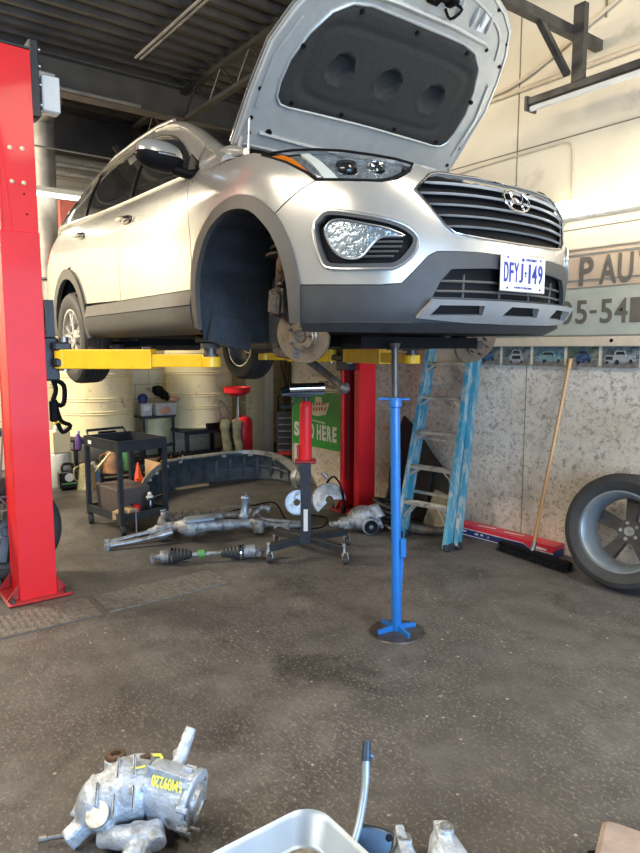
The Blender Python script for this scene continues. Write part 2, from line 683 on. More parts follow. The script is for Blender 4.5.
# roof deck: trapezoid steel sheet, ribs along Y
pf = []
x = -8.9
while x < 4.0:
    pf += [(x, 0), (x + .055, 0), (x + .085, .05), (x + .165, .05), (x + .195, 0)]
    x += .195
vs = [(p[0], -5.1, CZ + p[1]) for p in pf] + [(p[0], 6.0, CZ + p[1]) for p in pf]
k = len(pf)
b = MB()
b.add(vs, [(i, i + 1, k + i + 1, k + i) for i in range(k - 1)])
b.add([(-9, -5.2, CZ + .12), (4.1, -5.2, CZ + .12), (4.1, 6.1, CZ + .12), (-9, 6.1, CZ + .12)], [(0, 1, 2, 3)])
struct(b.build('ceiling', 'deck', smooth=False))


def ibeam(name, p0, p1, w, h, t, m, label):
    b = MB()
    p0, p1 = Vector(p0), Vector(p1)
    b.bar(p0 + Vector((0, 0, h / 2)), p1 + Vector((0, 0, h / 2)), t, h)
    b.bar(p0, p1, w, t)
    b.bar(p0 + Vector((0, 0, h)), p1 + Vector((0, 0, h)), w, t)
    o = b.build(name, m, smooth=False)
    return o


o = ibeam('trim_1', (-6.95, -5, 3.98), (-6.95, 5.8, 3.98), .17, .32, .014, 'beam_pale', '')
struct(o)
o = ibeam('trim_2', (-8.45, -5, 3.84), (-8.45, 5.8, 3.84), .2, .45, .014, 'beam', '')  # added dark beam, stands in for the shade under the rear deck
struct(o)
# open web joists running along X
for n, y in enumerate((-1.2, 1.15, 3.35)):
    b = MB()
    zt, zb = 4.27, 3.99
    b.bar((-8.7, y, zt), (3.9, y, zt), .07, .045)
    b.bar((-8.7, y, zb), (3.9, y, zb), .06, .04)
    x = -8.6
    up = True
    while x < 3.7:
        b.tube([(x, y, zb if up else zt), (x + .28, y, zt if up else zb)], .011, 6)
        x += .28
        up = not up
    struct(b.build('trim_%d' % (3 + n), 'beam', smooth=False))
# floor cover plates with a seam, tread pattern
for n, (y0, y1) in enumerate(((-3.5, 1.155), (1.20, 1.98))):
    b = MB()
    b.box((-3.74, (y0 + y1) / 2, .003), (.30, y1 - y0, .010))
    yy = max(y0, .1) + .03
    while yy < y1 - .02:
        for kx in range(9):
            a = .6 if (kx % 2) else -.6
            b.box((-3.87 + kx * .0325, yy, .009), (.022, .006, .004), rotm(0, 0, a))
        yy += .036
    o = b.build('trench_cover_plate', 'grate', smooth=False)
    tag(o, ['worn tread plate flush in the floor by the red post, longer left piece',
            'worn tread plate set flush in the floor right of the seam, shorter piece'][n], 'floor plate', 'trench cover plates')
# ------------------------------------------------------------------ body surface of the car (plan curve t, height z)
def interp(tab,x):
    # smooth (pchip-ish) interpolation
    n=len(tab)
    if x<=tab[0][0]:return tab[0][1]
    if x>=tab[-1][0]:return tab[-1][1]
    for i in range(n-1):
        if x<=tab[i+1][0]:
            x0,y0=tab[i];x1,y1=tab[i+1];h=x1-x0;d=(y1-y0)/h
            dm=d if i==0 else (y0-tab[i-1][1])/(x0-tab[i-1][0])
            dp=d if i==n-2 else (tab[i+2][1]-y1)/(tab[i+2][0]-x1)
            m0=0 if dm*d<=0 else 2*dm*d/(dm+d)
            m1=0 if dp*d<=0 else 2*dp*d/(dp+d)
            if i==0:m0=d
            if i==n-2:m1=d
            q=(x-x0)/h
            return ((2*q**3-3*q*q+1)*y0+(q**3-2*q*q+q)*h*m0+(-2*q**3+3*q*q)*y1+(q**3-q*q)*h*m1)
WID=[(.15,.84),(.22,.875),(.28,.90),(.36,.918),(.45,.925),(.60,.933),(.80,.938),(.95,.934),(1.0,.925),(1.08,.905),(1.15,.872),(1.3,.80)]
FRO=[(.15,.74),(.20,.80),(.25,.87),(.32,.935),(.40,.955),(.52,.962),(.62,.957),(.72,.945),(.82,.922),(.90,.885),(.98,.80),(1.05,.66),(1.12,.50)]
REA=[(.2,.78),(.3,.93),(.5,.97),(.7,.96),(.9,.92),(1.0,.88),(1.15,.70),(1.3,.60)]
XS=0.0;XR=-3.05
NE=2.4;NR=3.2
def _tab():
    P=[];N=240
    for i in range(N+1):
        th=math.pi/2*(1-i/N)
        P.append((.95*math.sin(th)**(2/NE),.93*math.cos(th)**(2/NE)))
    T=[0]
    for i in range(N):T.append(T[-1]+math.dist(P[i],P[i+1]))
    return T,[(a/.95,b/.93) for a,b in P]
TT,PP=_tab();T1=TT[-1];T2=T1+(XS-XR)
def _tab2():
    P=[];N=160
    for i in range(N+1):
        th=math.pi/2*i/N
        P.append((.95*math.sin(th)**(2/NR),.93*math.cos(th)**(2/NR)))
    T=[0]
    for i in range(N):T.append(T[-1]+math.dist(P[i],P[i+1]))
    return T,[(a/.95,b/.93) for a,b in P]
TR,PR=_tab2();T3=T2+TR[-1]
def lut(T,P,v):
    i=min(max(bisect.bisect_right(T,v)-1,0),len(T)-2)
    q=(v-T[i])/(T[i+1]-T[i]);q=min(max(q,0),1)
    return P[i][0]*(1-q)+P[i+1][0]*q,P[i][1]*(1-q)+P[i+1][1]*q
def S0(t,z):
    sg=-1 if t>=0 else 1
    a=abs(t);w=interp(WID,z)
    if a<T1:
        nx,ny=lut(TT,PP,a);return (nx*(interp(FRO,z)-XS)+XS,sg*ny*w,z)
    if a<T2:
        x=XS-(a-T1);return (x,sg*(w-.012*max(0,-x-2)**2),z)
    nx,ny=lut(TR,PR,a-T2);w-=.012*1.1025
    return (XR-nx*interp(REA,z),sg*ny*w,z)
def S(t,z,d=0.0):
    p=S0(t,z)
    if d==0:return p
    e=.004
    a=S0(t-e,z);b=S0(t+e,z);c=S0(t,z-e);f=S0(t,z+e)
    u=[b[i]-a[i] for i in range(3)];v=[f[i]-c[i] for i in range(3)]
    n=[v[1]*u[2]-v[2]*u[1],v[2]*u[0]-v[0]*u[2],v[0]*u[1]-v[1]*u[0]]
    l=math.sqrt(sum(k*k for k in n)) or 1
    if n[0]*(p[0]+1.5)+n[1]*p[1]*3<0:l=-l
    return tuple(p[i]+d*n[i]/l for i in range(3))
def pip(p, poly):
    x, y = p
    r = False
    j = len(poly) - 1
    for i in range(len(poly)):
        xi, yi = poly[i]
        xj, yj = poly[j]
        if (yi > y) != (yj > y) and x < (xj - xi) * (y - yi) / (yj - yi) + xi:
            r = not r
        j = i
    return r


def resample(poly, d):
    out = []
    for i in range(len(poly)):
        a, c = poly[i], poly[(i + 1) % len(poly)]
        k = max(1, int(math.dist(a, c) / d))
        for j in range(k):
            out.append((a[0] + (c[0] - a[0]) * j / k, a[1] + (c[1] - a[1]) * j / k))
    return out


def segdist(p, a, c):
    dx, dy = c[0] - a[0], c[1] - a[1]
    l = dx * dx + dy * dy
    q = 0 if l == 0 else max(0, min(1, ((p[0] - a[0]) * dx + (p[1] - a[1]) * dy) / l))
    return math.hypot(p[0] - a[0] - q * dx, p[1] - a[1] - q * dy)


def panel_mesh(mb, poly, fn, holes=(), step=.035, thick=.012, off=0.0, roll=.0):
    """curved sheet: polygon with holes in surface coordinates, mapped by fn(t, z, offset)"""
    poly = resample(poly, step)
    holes = [resample(h, step) for h in holes]
    loops = [poly] + holes
    pts, edges = [], []
    for lp in loops:
        b0 = len(pts)
        pts += lp
        edges += [(b0 + i, b0 + (i + 1) % len(lp)) for i in range(len(lp))]
    nb = len(pts)
    xs = [p[0] for p in poly]
    ys = [p[1] for p in poly]
    segs = [(lp[i], lp[(i + 1) % len(lp)]) for lp in loops for i in range(len(lp))]
    x = min(xs) + step / 2
    row = 0
    while x < max(xs):
        y = min(ys) + step / 2 + (step / 2 if row % 2 else 0)
        while y < max(ys):
            p = (x, y)
            if pip(p, poly) and not any(pip(p, h) for h in holes):
                if min(segdist(p, a, c) for a, c in segs if abs(a[0] - x) < .12 and abs(a[1] - y) < .12) > step * .45 if any(abs(a[0] - x) < .12 and abs(a[1] - y) < .12 for a, c in segs) else True:
                    pts.append(p)
            y += step
        x += step
        row += 1
    r = geometry.delaunay_2d_cdt([Vector(p) for p in pts], edges, [], 0, 1e-6)
    V, F = r[0], r[2]
    V = [(v[0], v[1]) for v in V]
    F = [f for f in F if (lambda c: pip(c, poly) and not any(pip(c, h) for h in holes))((sum(V[i][0] for i in f) / len(f), sum(V[i][1] for i in f) / len(f)))]
    top = [fn(a, c, off) for a, c in V]
    bot = [fn(a, c, off - thick) for a, c in V]
    n = len(V)
    # boundary edges
    cnt = {}
    for f in F:
        for i in range(len(f)):
            e = (f[i], f[(i + 1) % len(f)])
            k = (min(e), max(e))
            if k in cnt:
                cnt[k] = None
            else:
                cnt[k] = e
    fs = [tuple(f) for f in F] + [tuple(i + n for i in reversed(f)) for f in F]
    for k, e in cnt.items():
        if e:
            fs.append((e[1], e[0], e[0] + n, e[1] + n))
    mb.add(top + bot, fs)
    return mb


def sline(mb, pts, r, fn, off=0.0, smooth=5, seg=8, flat=1.0, closed=False):
    p2 = crom2(pts, smooth, closed) if smooth else list(pts)
    if closed:
        p2.append(p2[0])
    mb.tube([fn(a, c, off) for a, c in p2], r, seg, flat=flat)
    return mb


def mir(poly):
    return [(-a, c) for a, c in poly]


def fnR(t, z, o):
    return S(t, z, o)


def fnL(t, z, o):
    p = S(t, z, o)
    return (p[0], -p[1], p[2])


T_ = T1            # t of the front axle line (x = 0)
CAR = thing('car', (-2.857, 2.574, 1.317), 'silver SUV raised on the lift with its bonnet open and a front wheel off', 'car')


def cpart(name, mb, m, parent=CAR, **k):
    return mb.build(name, m, parent, **k)


SIDES = ((fnR, 1), (fnL, -1))

# --- outlines in (t, z); right-hand side
A_out = [(1.083, .455), (1.113, .605), (1.161, .718), (1.215, .79), (1.289, .845), (1.375, .885), (1.46, .905), (1.56, .908), (1.67, .892), (1.76, .862), (1.85, .805), (1.92, .745), (1.973, .666), (2.005, .58), (2.018, .5), (2.02, .455)]
A_in = [(1.145, .30), (1.151, .446), (1.173, .558), (1.205, .645), (1.25, .715), (1.321, .782), (1.40, .825), (1.509, .845), (1.62, .842), (1.734, .806), (1.81, .76), (1.877, .686), (1.925, .61), (1.955, .532), (1.965, .44), (1.972, .283)]
RC = T1 + 2.78


def arc(cx, cz, r, a0, a1, n, rz=None):
    rz = rz or r
    return [(cx + r * math.cos(math.radians(a0 + (a1 - a0) * i / n)), cz + rz * math.sin(math.radians(a0 + (a1 - a0) * i / n))) for i in range(n + 1)]


A_out = crom2(A_out, 3, False)
A_in = crom2(A_in, 3, False)
R_out = [(RC - .455, .36)] + arc(RC, .37, .455, 172, 8, 14) + [(RC + .455, .36)]
R_in = [(RC - .385, .26)] + arc(RC, .36, .385, 176, 4, 14) + [(RC + .385, .26)]
head = [(1.261, 1.068), (1.144, 1.066), (1.018, 1.066), (.873, 1.060), (.747, 1.049), (.625, 1.024), (.54, 1.001), (.485, .975), (.541, .933), (.613, .896), (.681, .884), (.78, .888), (.874, .896), (.959, .903), (1.007, .943), (1.1, 1.006)]
fogb = crom2([(1.003, .69), (.98, .735), (.922, .765), (.767, .738), (.657, .712), (.588, .680), (.556, .635), (.58, .572), (.649, .522), (.72, .516), (.923, .522), (.977, .561)], 3)
fogd = crom2([(.988, .69), (.96, .725), (.92, .746), (.769, .720), (.666, .696), (.603, .665), (.578, .635), (.603, .59), (.653, .545), (.72, .538), (.915, .543), (.958, .575)], 3)
grille = [(.545, .849), (.454, .918), (.408, .930), (.2, .930), (0, .928), (-.2, .930), (-.408, .930), (-.454, .918), (-.545, .849), (-.432, .700), (-.39, .668), (-.25, .655), (0, .650), (.25, .655), (.39, .668), (.432, .700)]
cladtop = [(1.083, .458), (.867, .450), (.716, .447), (.630, .455), (.569, .515), (.515, .568), (.474, .588), (.288, .593), (0, .590)]
cladsym = cladtop + [(-a, c) for a, c in reversed(cladtop[:-1])]
intake = [(.495, .400), (.461, .467), (.411, .518), (.2, .530), (0, .532), (-.2, .530), (-.411, .518), (-.461, .467), (-.495, .400)]
belt = [(2.0, 1.128), (2.3, 1.138), (2.7, 1.145), (3.1, 1.152), (3.6, 1.168), (4.1, 1.19), (4.5, 1.21)]


def beltz(t):
    return interp(belt, t)


# --- inner body: dark shell right behind the panels, arches open
b = MB()
for fn, sg in SIDES:
    outer = [(0, .27)] + [(0.3, .27), (1.10, .27)] + [(1.10, .45)] + A_out[1:-1] + [(2.06, .45), (2.06, .27), (RC - .43, .27)] + R_out[1:-1] + [(RC + .43, .30), (5.6, .32), (T3, .34), (T3, 1.15), (4.9, 1.17), (4.5, 1.19), (3.1, 1.13), (2.0, 1.10), (1.6, 1.08), (1.2, 1.04), (.9, 1.03), (.6, .98), (.45, .92), (0, .92)]
    hl = [(a, c) for a, c in head]
    fg = fogd
    panel_mesh(b, outer, fn, [[(.93, .60), (.93, .70), (.85, .72), (.62, .66), (.63, .60), (.70, .57), (.9, .57)], [(.56, .955), (.62, .93), (.9, .93), (1.0, .97), (1.05, 1.01), (.7, 1.01)]], step=.06, thick=.01, off=-.028)
cpart('inner_body', b, 'black', double=False)

# --- painted panels
b = MB()
half = [(1.255, .745), (1.141, .820), (1.052, .866), (.969, .897), (.874, .889), (.681, .877), (.608, .889), (.533, .928), (.475, .975), (.46, .968), (.43, .947), (.3, .942), (0, .942)]
fb = [(1.167, .720), (1.119, .605), (1.089, .462)]
outer = [(-a, c) for a, c in [(1.240, .752)] + half[1:]]
right = [(1.095, .463), (1.118, .605), (1.166, .715), (1.250, .757)] + half[1:]
left = [(-a, c) for a, c in reversed(right[:-1])]
lower = [(-a, c + .006) for a, c in cladtop[1:]][:-1]
lower = [(-1.095, .463)] + [(-a, c + .004) for a, c in cladtop[1:-1]] + [(0, .594)] + [(a, c + .004) for a, c in reversed(cladtop[1:-1])]
panel_mesh(b, right + left + lower[1:], S, [grille, fogb, mir(fogb)], step=.03)
cpart('front_bumper', b, 'paint')
for fn, sg in SIDES:
    b = MB()
    fl = [(2.014, .47), (2.012, .60), (2.016, .77), (2.045, .95), (2.085, 1.06), (2.13, 1.135), (2.0, 1.128), (1.8, 1.118), (1.55, 1.103), (1.3, 1.090), (1.15, 1.078), (1.0, 1.074), (.873, 1.068), (.86, 1.066)]
    fl = [(2.014, .52), (2.010, .60), (2.016, .77), (2.045, .95), (2.085, 1.06), (2.13, 1.135), (2.0, 1.128), (1.8, 1.118), (1.55, 1.103), (1.35, 1.092), (1.27, 1.076)]
    fl += [(1.105, 1.000), (1.014, .938), (.975, .900), (1.055, .872), (1.144, .826), (1.250, .763)]
    fl += A_out[4:-2]
    panel_mesh(b, fl, fn, step=.035)
    cpart('front_fender', b, 'paint')
    b = MB()
    d = [(2.022, .505), (2.022, .77), (2.051, .95), (2.092, 1.06), (2.138, 1.137)] + [(t, beltz(t)) for t in (2.4, 2.7, 2.95, 3.118)] + [(3.114, 1.0), (3.108, .85), (3.108, .505)]
    panel_mesh(b, d, fn, step=.04)
    fd = cpart('front_door', b, 'paint')
    b = MB()
    ra = [q for q in R_out if q[0] < RC - .09][::-1]
    d = [(3.116, .505), (3.116, .85), (3.121, 1.0), (3.126, 1.152)] + [(t, beltz(t)) for t in (3.4, 3.7, 4.05)] + [(4.075, 1.0)] + [(4.13, .86)] + [q for q in ra if q[1] > .50]
    panel_mesh(b, d, fn, step=.04)
    rd = cpart('rear_door', b, 'paint')
    b = MB()
    d = [(4.175, .838), (4.137, .86), (4.082, 1.0), (4.058, beltz(4.05))] + [(4.3, beltz(4.3)), (4.5, 1.21), (4.8, 1.20), (5.2, 1.19), (T3, 1.18), (T3, .50), (RC + .45, .50)] + [q for q in reversed(R_out) if q[0] > RC - .09 and q[1] > .5]
    panel_mesh(b, d, fn, [[(5.0, .95), (5.0, 1.09), (5.35, 1.09), (5.35, .92)]], step=.05)
    cpart('quarter_panel', b, 'paint')
    b = MB()
    panel_mesh(b, [(4.99, .94), (4.99, 1.10), (5.36, 1.10), (5.36, .91)], fn, step=.05, off=.004)
    o = cpart('tail_lamp', b, 'red_paint')
    o['label'] = 'red tail lamp'
    # handles, belt chrome
    for par, tt, zz in ((fd, 2.97, 1.012), (rd, 3.945, 1.038)):
        b = MB()
        b.tube([fn(tt - .11, zz - .006, .018), fn(tt - .09, zz - .004, .038), fn(tt, zz, .046), fn(tt + .07, zz + .003, .040), fn(tt + .085, zz + .004, .016)], [.013, .016, .016, .016, .013], 10, flat=.7)
        o = cpart('door_handle', b, 'chrome', par)
        o['label'] = 'chrome handle'
        b = MB()
        b.sph(fn(tt - .01, zz, .002), (.075, .012, .033))
        cpart('handle_recess', b, 'black_gloss', par)
    b = MB()
    sline(b, [(t, beltz(t) + .008) for t in (2.14, 2.5, 2.9, 3.3, 3.7, 4.1, 4.4)], .010, fn, .004)
    cpart('belt_moulding', b, 'chrome')
    # side crease below the handles
    # cladding
    b = MB()
    ring = [(a, c) for a, c in A_out] + list(reversed(A_in[1:]))
    ring = [(1.089, .30), (1.083, .455)] + A_out[1:-1] + [(2.022, .455), (2.024, .30)] + list(reversed(A_in))
    panel_mesh(b, ring, fn, step=.03, off=.016, thick=.035)
    cpart('arch_trim', b, 'clad_lit')
    b = MB()
    ring = [(RC - .462, .27)] + R_out[1:-1] + [(RC + .46, .30)] + list(reversed(R_in))
    panel_mesh(b, ring, fn, step=.03, off=.016, thick=.035)
    cpart('arch_trim', b, 'clad_lit')
    b = MB()

    def slope(t, z, o, fn=fn):
        k = max(0, min(1, (.50 - z) / .085))
        return fn(t, z, o + .022 * k)
    panel_mesh(b, [(2.028, .422), (2.028, .500), (3.108, .500), (3.85, .500), (3.855, .422)], slope, step=.03, off=.004)
    cpart('door_cladding', b, 'clad_lit')
    b = MB()
    panel_mesh(b, [(2.028, .245), (2.028, .417), (3.857, .417), (3.862, .245)], lambda t, z, o, fn=fn: fn(t, z, o + .022 - .05 * max(0, .30 - z) / .05), step=.04, off=.0)
    cpart('sill', b, 'clad')
    b = MB()
    panel_mesh(b, [(RC + .462, .30), (RC + .462, .50), (T3, .50), (T3, .30)], fn, step=.05, off=.004)
    cpart('rear_bumper', b, 'clad')

mat('skid', (.42, .42, .42), .38, .45, var=.06)
# --- front cladding, intake, skid plate, lip
b = MB()
out = [(a, c) for a, c in cladsym]
low = [(-1.089, .30), (-.9, .296), (-.62, .296), (-.3, .292), (0, .292), (.3, .292), (.62, .296), (.9, .296), (1.089, .30)]
panel_mesh(b, out + low, S, [intake], step=.03, off=.006, thick=.02)
cpart('bumper_cladding', b, 'clad')
b = MB()
panel_mesh(b, [(1.087, .252), (1.087, .300), (.8, .300), (0, .292), (-.8, .300), (-1.087, .300), (-1.087, .252), (-.6, .238), (0, .236), (.6, .238)], lambda t, z, o: S(t, z, o + .01 + (z - .29) * .5), step=.035, off=0)
cpart('bumper_lip', b, 'clad')
b = MB()
panel_mesh(b, [(.53, .37), (.50, .54), (0, .56), (-.50, .54), (-.53, .37)], S, step=.04, off=-.075)
ig = cpart('lower_intake', b, 'black')
b = MB()
for z in (.425, .468):
    sline(b, [(.47, z), (.2, z + .003), (0, z + .004), (-.2, z + .003), (-.47, z)], .006, S, -.022, 3)
for t in (-.33, -.11, .11, .33):
    b.tube([S(t, .40, -.026), S(t, .50, -.026)], .006, 6)
cpart('intake_bar', b, 'clad_lit', ig)
b = MB()
panel_mesh(b, [(.36, .478), (.36, .556), (-.36, .556), (-.36, .478)], S, step=.05, off=-.03, thick=.03)
cpart('intake_panel', b, 'clad')
b = MB()
sk = [(.56, .318), (.507, .392), (.3, .392), (0, .392), (-.3, .392), (-.507, .392), (-.56, .318), (-.30, .300), (0, .296), (.30, .300)]
cuts = [[(.505, .330), (.474, .372), (.262, .374), (.248, .334)], [(.130, .334), (.100, .374), (-.100, .374), (-.130, .334)], [(-.248, .334), (-.262, .374), (-.474, .372), (-.505, .330)]]
panel_mesh(b, sk, lambda t, z, o: S(t, z, o + .5 * (z - .31)), cuts, step=.025, off=.018, thick=.03)
sp = cpart('skid_plate', b, 'skid')
sp['label'] = 'satin silver skid plate'
b = MB()
for c in cuts:
    panel_mesh(b, [(a, q) for a, q in c], S, step=.04, off=.009, thick=.008)
cpart('skid_plate_opening', b, 'black', sp)

# --- grille
mat('slat', (.74, .75, .76), .28, .6, var=.05)
b = MB()
panel_mesh(b, [(a * 1.02, .79 + (c - .79) * 1.02) for a, c in grille], S, step=.05, off=-.055)
gr = cpart('grille', b, 'black')


def gx(z):
    hi = 0
    for i in range(len(grille)):
        a, c = grille[i], grille[(i + 1) % len(grille)]
        if (a[1] - z) * (c[1] - z) <= 0 and a[1] != c[1]:
            t = a[0] + (c[0] - a[0]) * (z - a[1]) / (c[1] - a[1])
            hi = max(hi, t)
    return hi


for z in (.885, .838, .790, .743, .697):
    b = MB()
    w = gx(z) - .008
    zz = lambda t: z + .010 * (1 - (t / .5) ** 2)
    n = 30
    tp = [(-w + 2 * w * i / n) for i in range(n + 1)]
    vs = []
    for t in tp:
        k = min(1, (w - abs(t)) / .04)
        h = .0075 * (.25 + .75 * k)
        for (dz, o) in ((h, -.012), (0, .004), (-h * .6, -.008), (-h * .6, -.03), (h, -.03)):
            vs.append(S(t, zz(t) + dz, o))
    fs = []
    for i in range(n):
        for j in range(5):
            fs.append((i * 5 + j, i * 5 + (j + 1) % 5, (i + 1) * 5 + (j + 1) % 5, (i + 1) * 5 + j))
    fs += [(4, 3, 2, 1, 0), tuple(n * 5 + j for j in range(5))]
    b.add(vs, fs)
    b.m = [0 if (q < n * 5 and q % 5 < 2) else 1 for q in range(len(fs))]
    o = cpart('grille_slat', b, ['slat', 'black'], gr, angle=30)
b = MB()
sline(b, grille, .0065, S, .006, 0, closed=True, flat=.8)
o = cpart('grille_surround', b, 'chrome', gr)
b = MB()
for i in range(15):
    t = -.42 + .06 * i
    zt_, zb_ = (.90, .68) if abs(t) < .4 else (.87, .72)
    b.tube([S(t, zb_, -.045), S(t, zt_, -.045)], .004, 5)
cpart('grille_mesh', b, 'black', gr)
# emblem: oval ring with a slanted letter
b = MB()
bt, bz = 0.012, .838


def em(a, c, o=.022):
    return S(bt - a * 1.25, bz + c * 1.3, o)


b.tube([em(.070 * math.cos(2 * PI * i / 36), .037 * math.sin(2 * PI * i / 36)) for i in range(37)], .0050, 8)
for q in ([(-.040, -.024), (-.030, -.005), (-.026, .020), (-.034, .030)], [(.040, .024), (.030, .005), (.026, -.020), (.034, -.030)], [(-.030, -.004), (-.012, .006), (.012, -.006), (.030, .004)]):
    b.tube([em(a, c) for a, c in q], [.004, .006, .006, .004], 8, smooth=4)
o = cpart('badge', b, 'chrome')
o['label'] = 'chrome oval badge with a slanted letter H'

# --- number plate
b = MB()
px_ = .985
b.cbox((px_ - .006, -.005, .517), (.010, .325, .165), .004)
pl = cpart('number_plate', b, 'white_paint')
pl['label'] = 'white number plate with blue characters'
mat('plate_blue', (.01, .02, .26), .4)


def fit_text(body, y0, y1, z0, z1, m, parent, x, name):
    o = text_mesh(body, name, m, 1.0, (0, 0, 0), (0, 1, 0), (0, 0, 1), parent, .0015, 1, .012)
    ys = [v.co.y for v in o.data.vertices]
    zs = [v.co.z for v in o.data.vertices]
    a, c, e, g = min(ys), max(ys), min(zs), max(zs)
    for v in o.data.vertices:
        v.co.y = y0 + (v.co.y - a) / (c - a) * (y1 - y0)
        v.co.z = z0 + (v.co.z - e) / (g - e) * (z1 - z0)
        v.co.x = x + v.co.x
    return o


for ch, y0, y1 in (('D', -.150, -.120), ('F', -.112, -.084), ('Y', -.078, -.046), ('J', -.040, -.014), ('1', .028, .042), ('4', .054, .090), ('9', .100, .132)):
    fit_text(ch, y0, y1, .476, .562, 'plate_blue', pl, px_ + .0005, 'plate_lettering')
b = MB()
b.cyl((px_, .005, .520), (px_ + .002, .005, .520), .007, seg=8)
b.box((px_, .005, .507), (.002, .010, .007))
b.sph((px_, -.015, .578), (.002, .010, .008))
for y in (-.125, .115):
    for z in (.583, .450):
        b.cyl((px_ - .001, y, z), (px_ + .003, y, z), .005, seg=8)
cpart('plate_crown', b, 'plate_blue', pl)
text_mesh('ONTARIO', 'plate_lettering', 'plate_blue', .018, (px_ + .0005, .004, .574), (0, 1, 0), (0, 0, 1), pl, .001, 1.0, .0)
text_mesh('YOURS TO DISCOVER', 'plate_lettering', 'plate_blue', .013, (px_ + .0005, -.075, .449), (0, 1, 0), (0, 0, 1), pl, .001, 1.0, .0)

# --- lamps
mat('reflector', (.70, .73, .76), .22, .8, var=.25, scale=45, bump=.5, bscale=45)
mat('drl', (.82, .80, .72), .25, var=.03, coat=.4)
for fn, sg in SIDES:
    b = MB()
    panel_mesh(b, head, fn, step=.03, off=-.022, thick=.01)
    hl = cpart('headlamp', b, 'black_gloss')
    b = MB()
    inner = [(1.06, 1.045), (.873, 1.045), (.747, 1.034), (.60, 1.00), (.53, .975), (.565, .94), (.625, .915), (.69, .90), (.86, .908), (.955, .915), (1.01, .97)]
    panel_mesh(b, inner, fn, [arc(.80, .965, .045, 0, 345, 14), arc(.665, .962, .036, 0, 345, 14)], step=.03, off=-.014, thick=.01)
    cpart('reflector', b, 'reflector', hl)
    b = MB()
    panel_mesh(b, [(1.235, 1.055), (1.10, 1.052), (1.05, 1.025), (.985, .93), (1.015, .955), (1.10, 1.012)], fn, step=.03, off=-.006, thick=.012)
    o = cpart('turn_signal', b, 'amber', hl)
    o['label'] = 'amber turn signal'
    b = MB()
    panel_mesh(b, [(.985, 1.045), (.935, 1.045), (.865, .905), (.925, .905)], fn, step=.03, off=-.005, thick=.012)
    cpart('light_bar', b, 'drl', hl)
    b = MB()
    c = Vector(fn(.80, .965, -.025))
    dirn = (Vector(fn(.80, .965, .05)) - c).normalized()
    b.lathe([(.046, .012), (.042, .004), (.038, .012), (.034, .020), (.020, .030), (.0, .034)], c, dirn, 20)
    cpart('projector', b, 'black_gloss', hl)
    b = MB()
    c = Vector(fn(.665, .962, -.02))
    dirn = (Vector(fn(.665, .962, .05)) - c).normalized()
    b.lathe([(.038, .012), (.028, .0), (.014, -.004), (.010, .008), (0, .012)], c, dirn, 20)
    cpart('reflector', b, 'chrome', hl)
    b = MB()
    panel_mesh(b, head, fn, step=.03, off=.003, thick=.004)
    cpart('lamp_cover', b, 'lamp_glass', hl)
    b = MB()
    sline(b, head, .006, fn, .000, 0, closed=True)
    cpart('lamp_seal', b, 'black', hl)
    # fog lamp nacelle
    b = MB()
    panel_mesh(b, fogb, fn, [fogd], step=.03, off=.010, thick=.03)
    fo = cpart('fog_lamp_bezel', b, 'clad')
    b = MB()
    sline(b, fogb, .008, fn, .006, 0, closed=True)
    cpart('bezel_edge', b, 'satin', fo)
    b = MB()
    panel_mesh(b, fogd, fn, step=.03, off=-.018, thick=.01)
    cpart('fog_lamp_recess', b, 'black', fo)
    b = MB()
    for i, (z, t0, t1) in enumerate(((.648, .63, .70), (.628, .62, .735), (.608, .625, .765), (.588, .64, .79), (.568, .66, .81))):
        sline(b, [(t0, z), ((t0 + t1) / 2, z), (t1, z)], .0055, fn, -.008, 3)
    cpart('fog_lamp_grille', b, 'clad', fo)
    lens = crom2([(.952, .685), (.925, .718), (.875, .725), (.77, .703), (.68, .682), (.612, .652), (.66, .652), (.716, .645), (.755, .612), (.80, .566), (.86, .562), (.905, .585), (.94, .635)], 3)
    b = MB()
    panel_mesh(b, lens, fn, step=.025, off=-.006, thick=.01)
    cpart('fog_lamp', b, 'reflector', fo)
    b = MB()
    sline(b, lens, .005, fn, -.002, 0, closed=True)
    cpart('fog_lamp_trim', b, 'satin', fo)
    b = MB()
    panel_mesh(b, lens, fn, step=.03, off=.004, thick=.004)
    cpart('fog_lamp_cover', b, 'lamp_glass', fo)

# --- cabin
ZR = [(-3.95, 1.20), (-3.75, 1.30), (-3.5, 1.44), (-3.3, 1.53), (-3.0, 1.60), (-2.67, 1.635), (-2.21, 1.655), (-1.81, 1.655), (-1.5, 1.64), (-1.25, 1.60), (-1.02, 1.53), (-.82, 1.42), (-.6, 1.28), (-.42, 1.15)]
YR = [(-3.95, .60), (-3.3, .60), (-2.6, .645), (-1.8, .665), (-1.25, .675), (-.82, .735), (-.42, .845)]


def cabin(x, v, o=0.0, sg=-1):
    zb = beltz(T1 - x) if x < -.5 else 1.13 + .0 * x
    zb = min(zb, 1.21)
    yb = .872 - .010 * max(0, -x - 2.2) ** 2 * 2.2
    yb -= .42 * max(0, -x - 3.25) ** 1.5
    zr, yr = interp(ZR, x), min(interp(YR, x), yb - .03)
    if zr - zb < .02:
        zr = zb + .02
    y = yb + (yr - yb) * (max(v, 0) ** 1.25)
    z = zb + (zr - zb) * v
    return (x, sg * (y + o * .92), z + o * .38)


def cz(x, z):
    """v of height z at station x"""
    zb = min(beltz(T1 - x) if x < -.5 else 1.13, 1.21)
    zr = max(interp(ZR, x), zb + .02)
    return (z - zb) / (zr - zb)


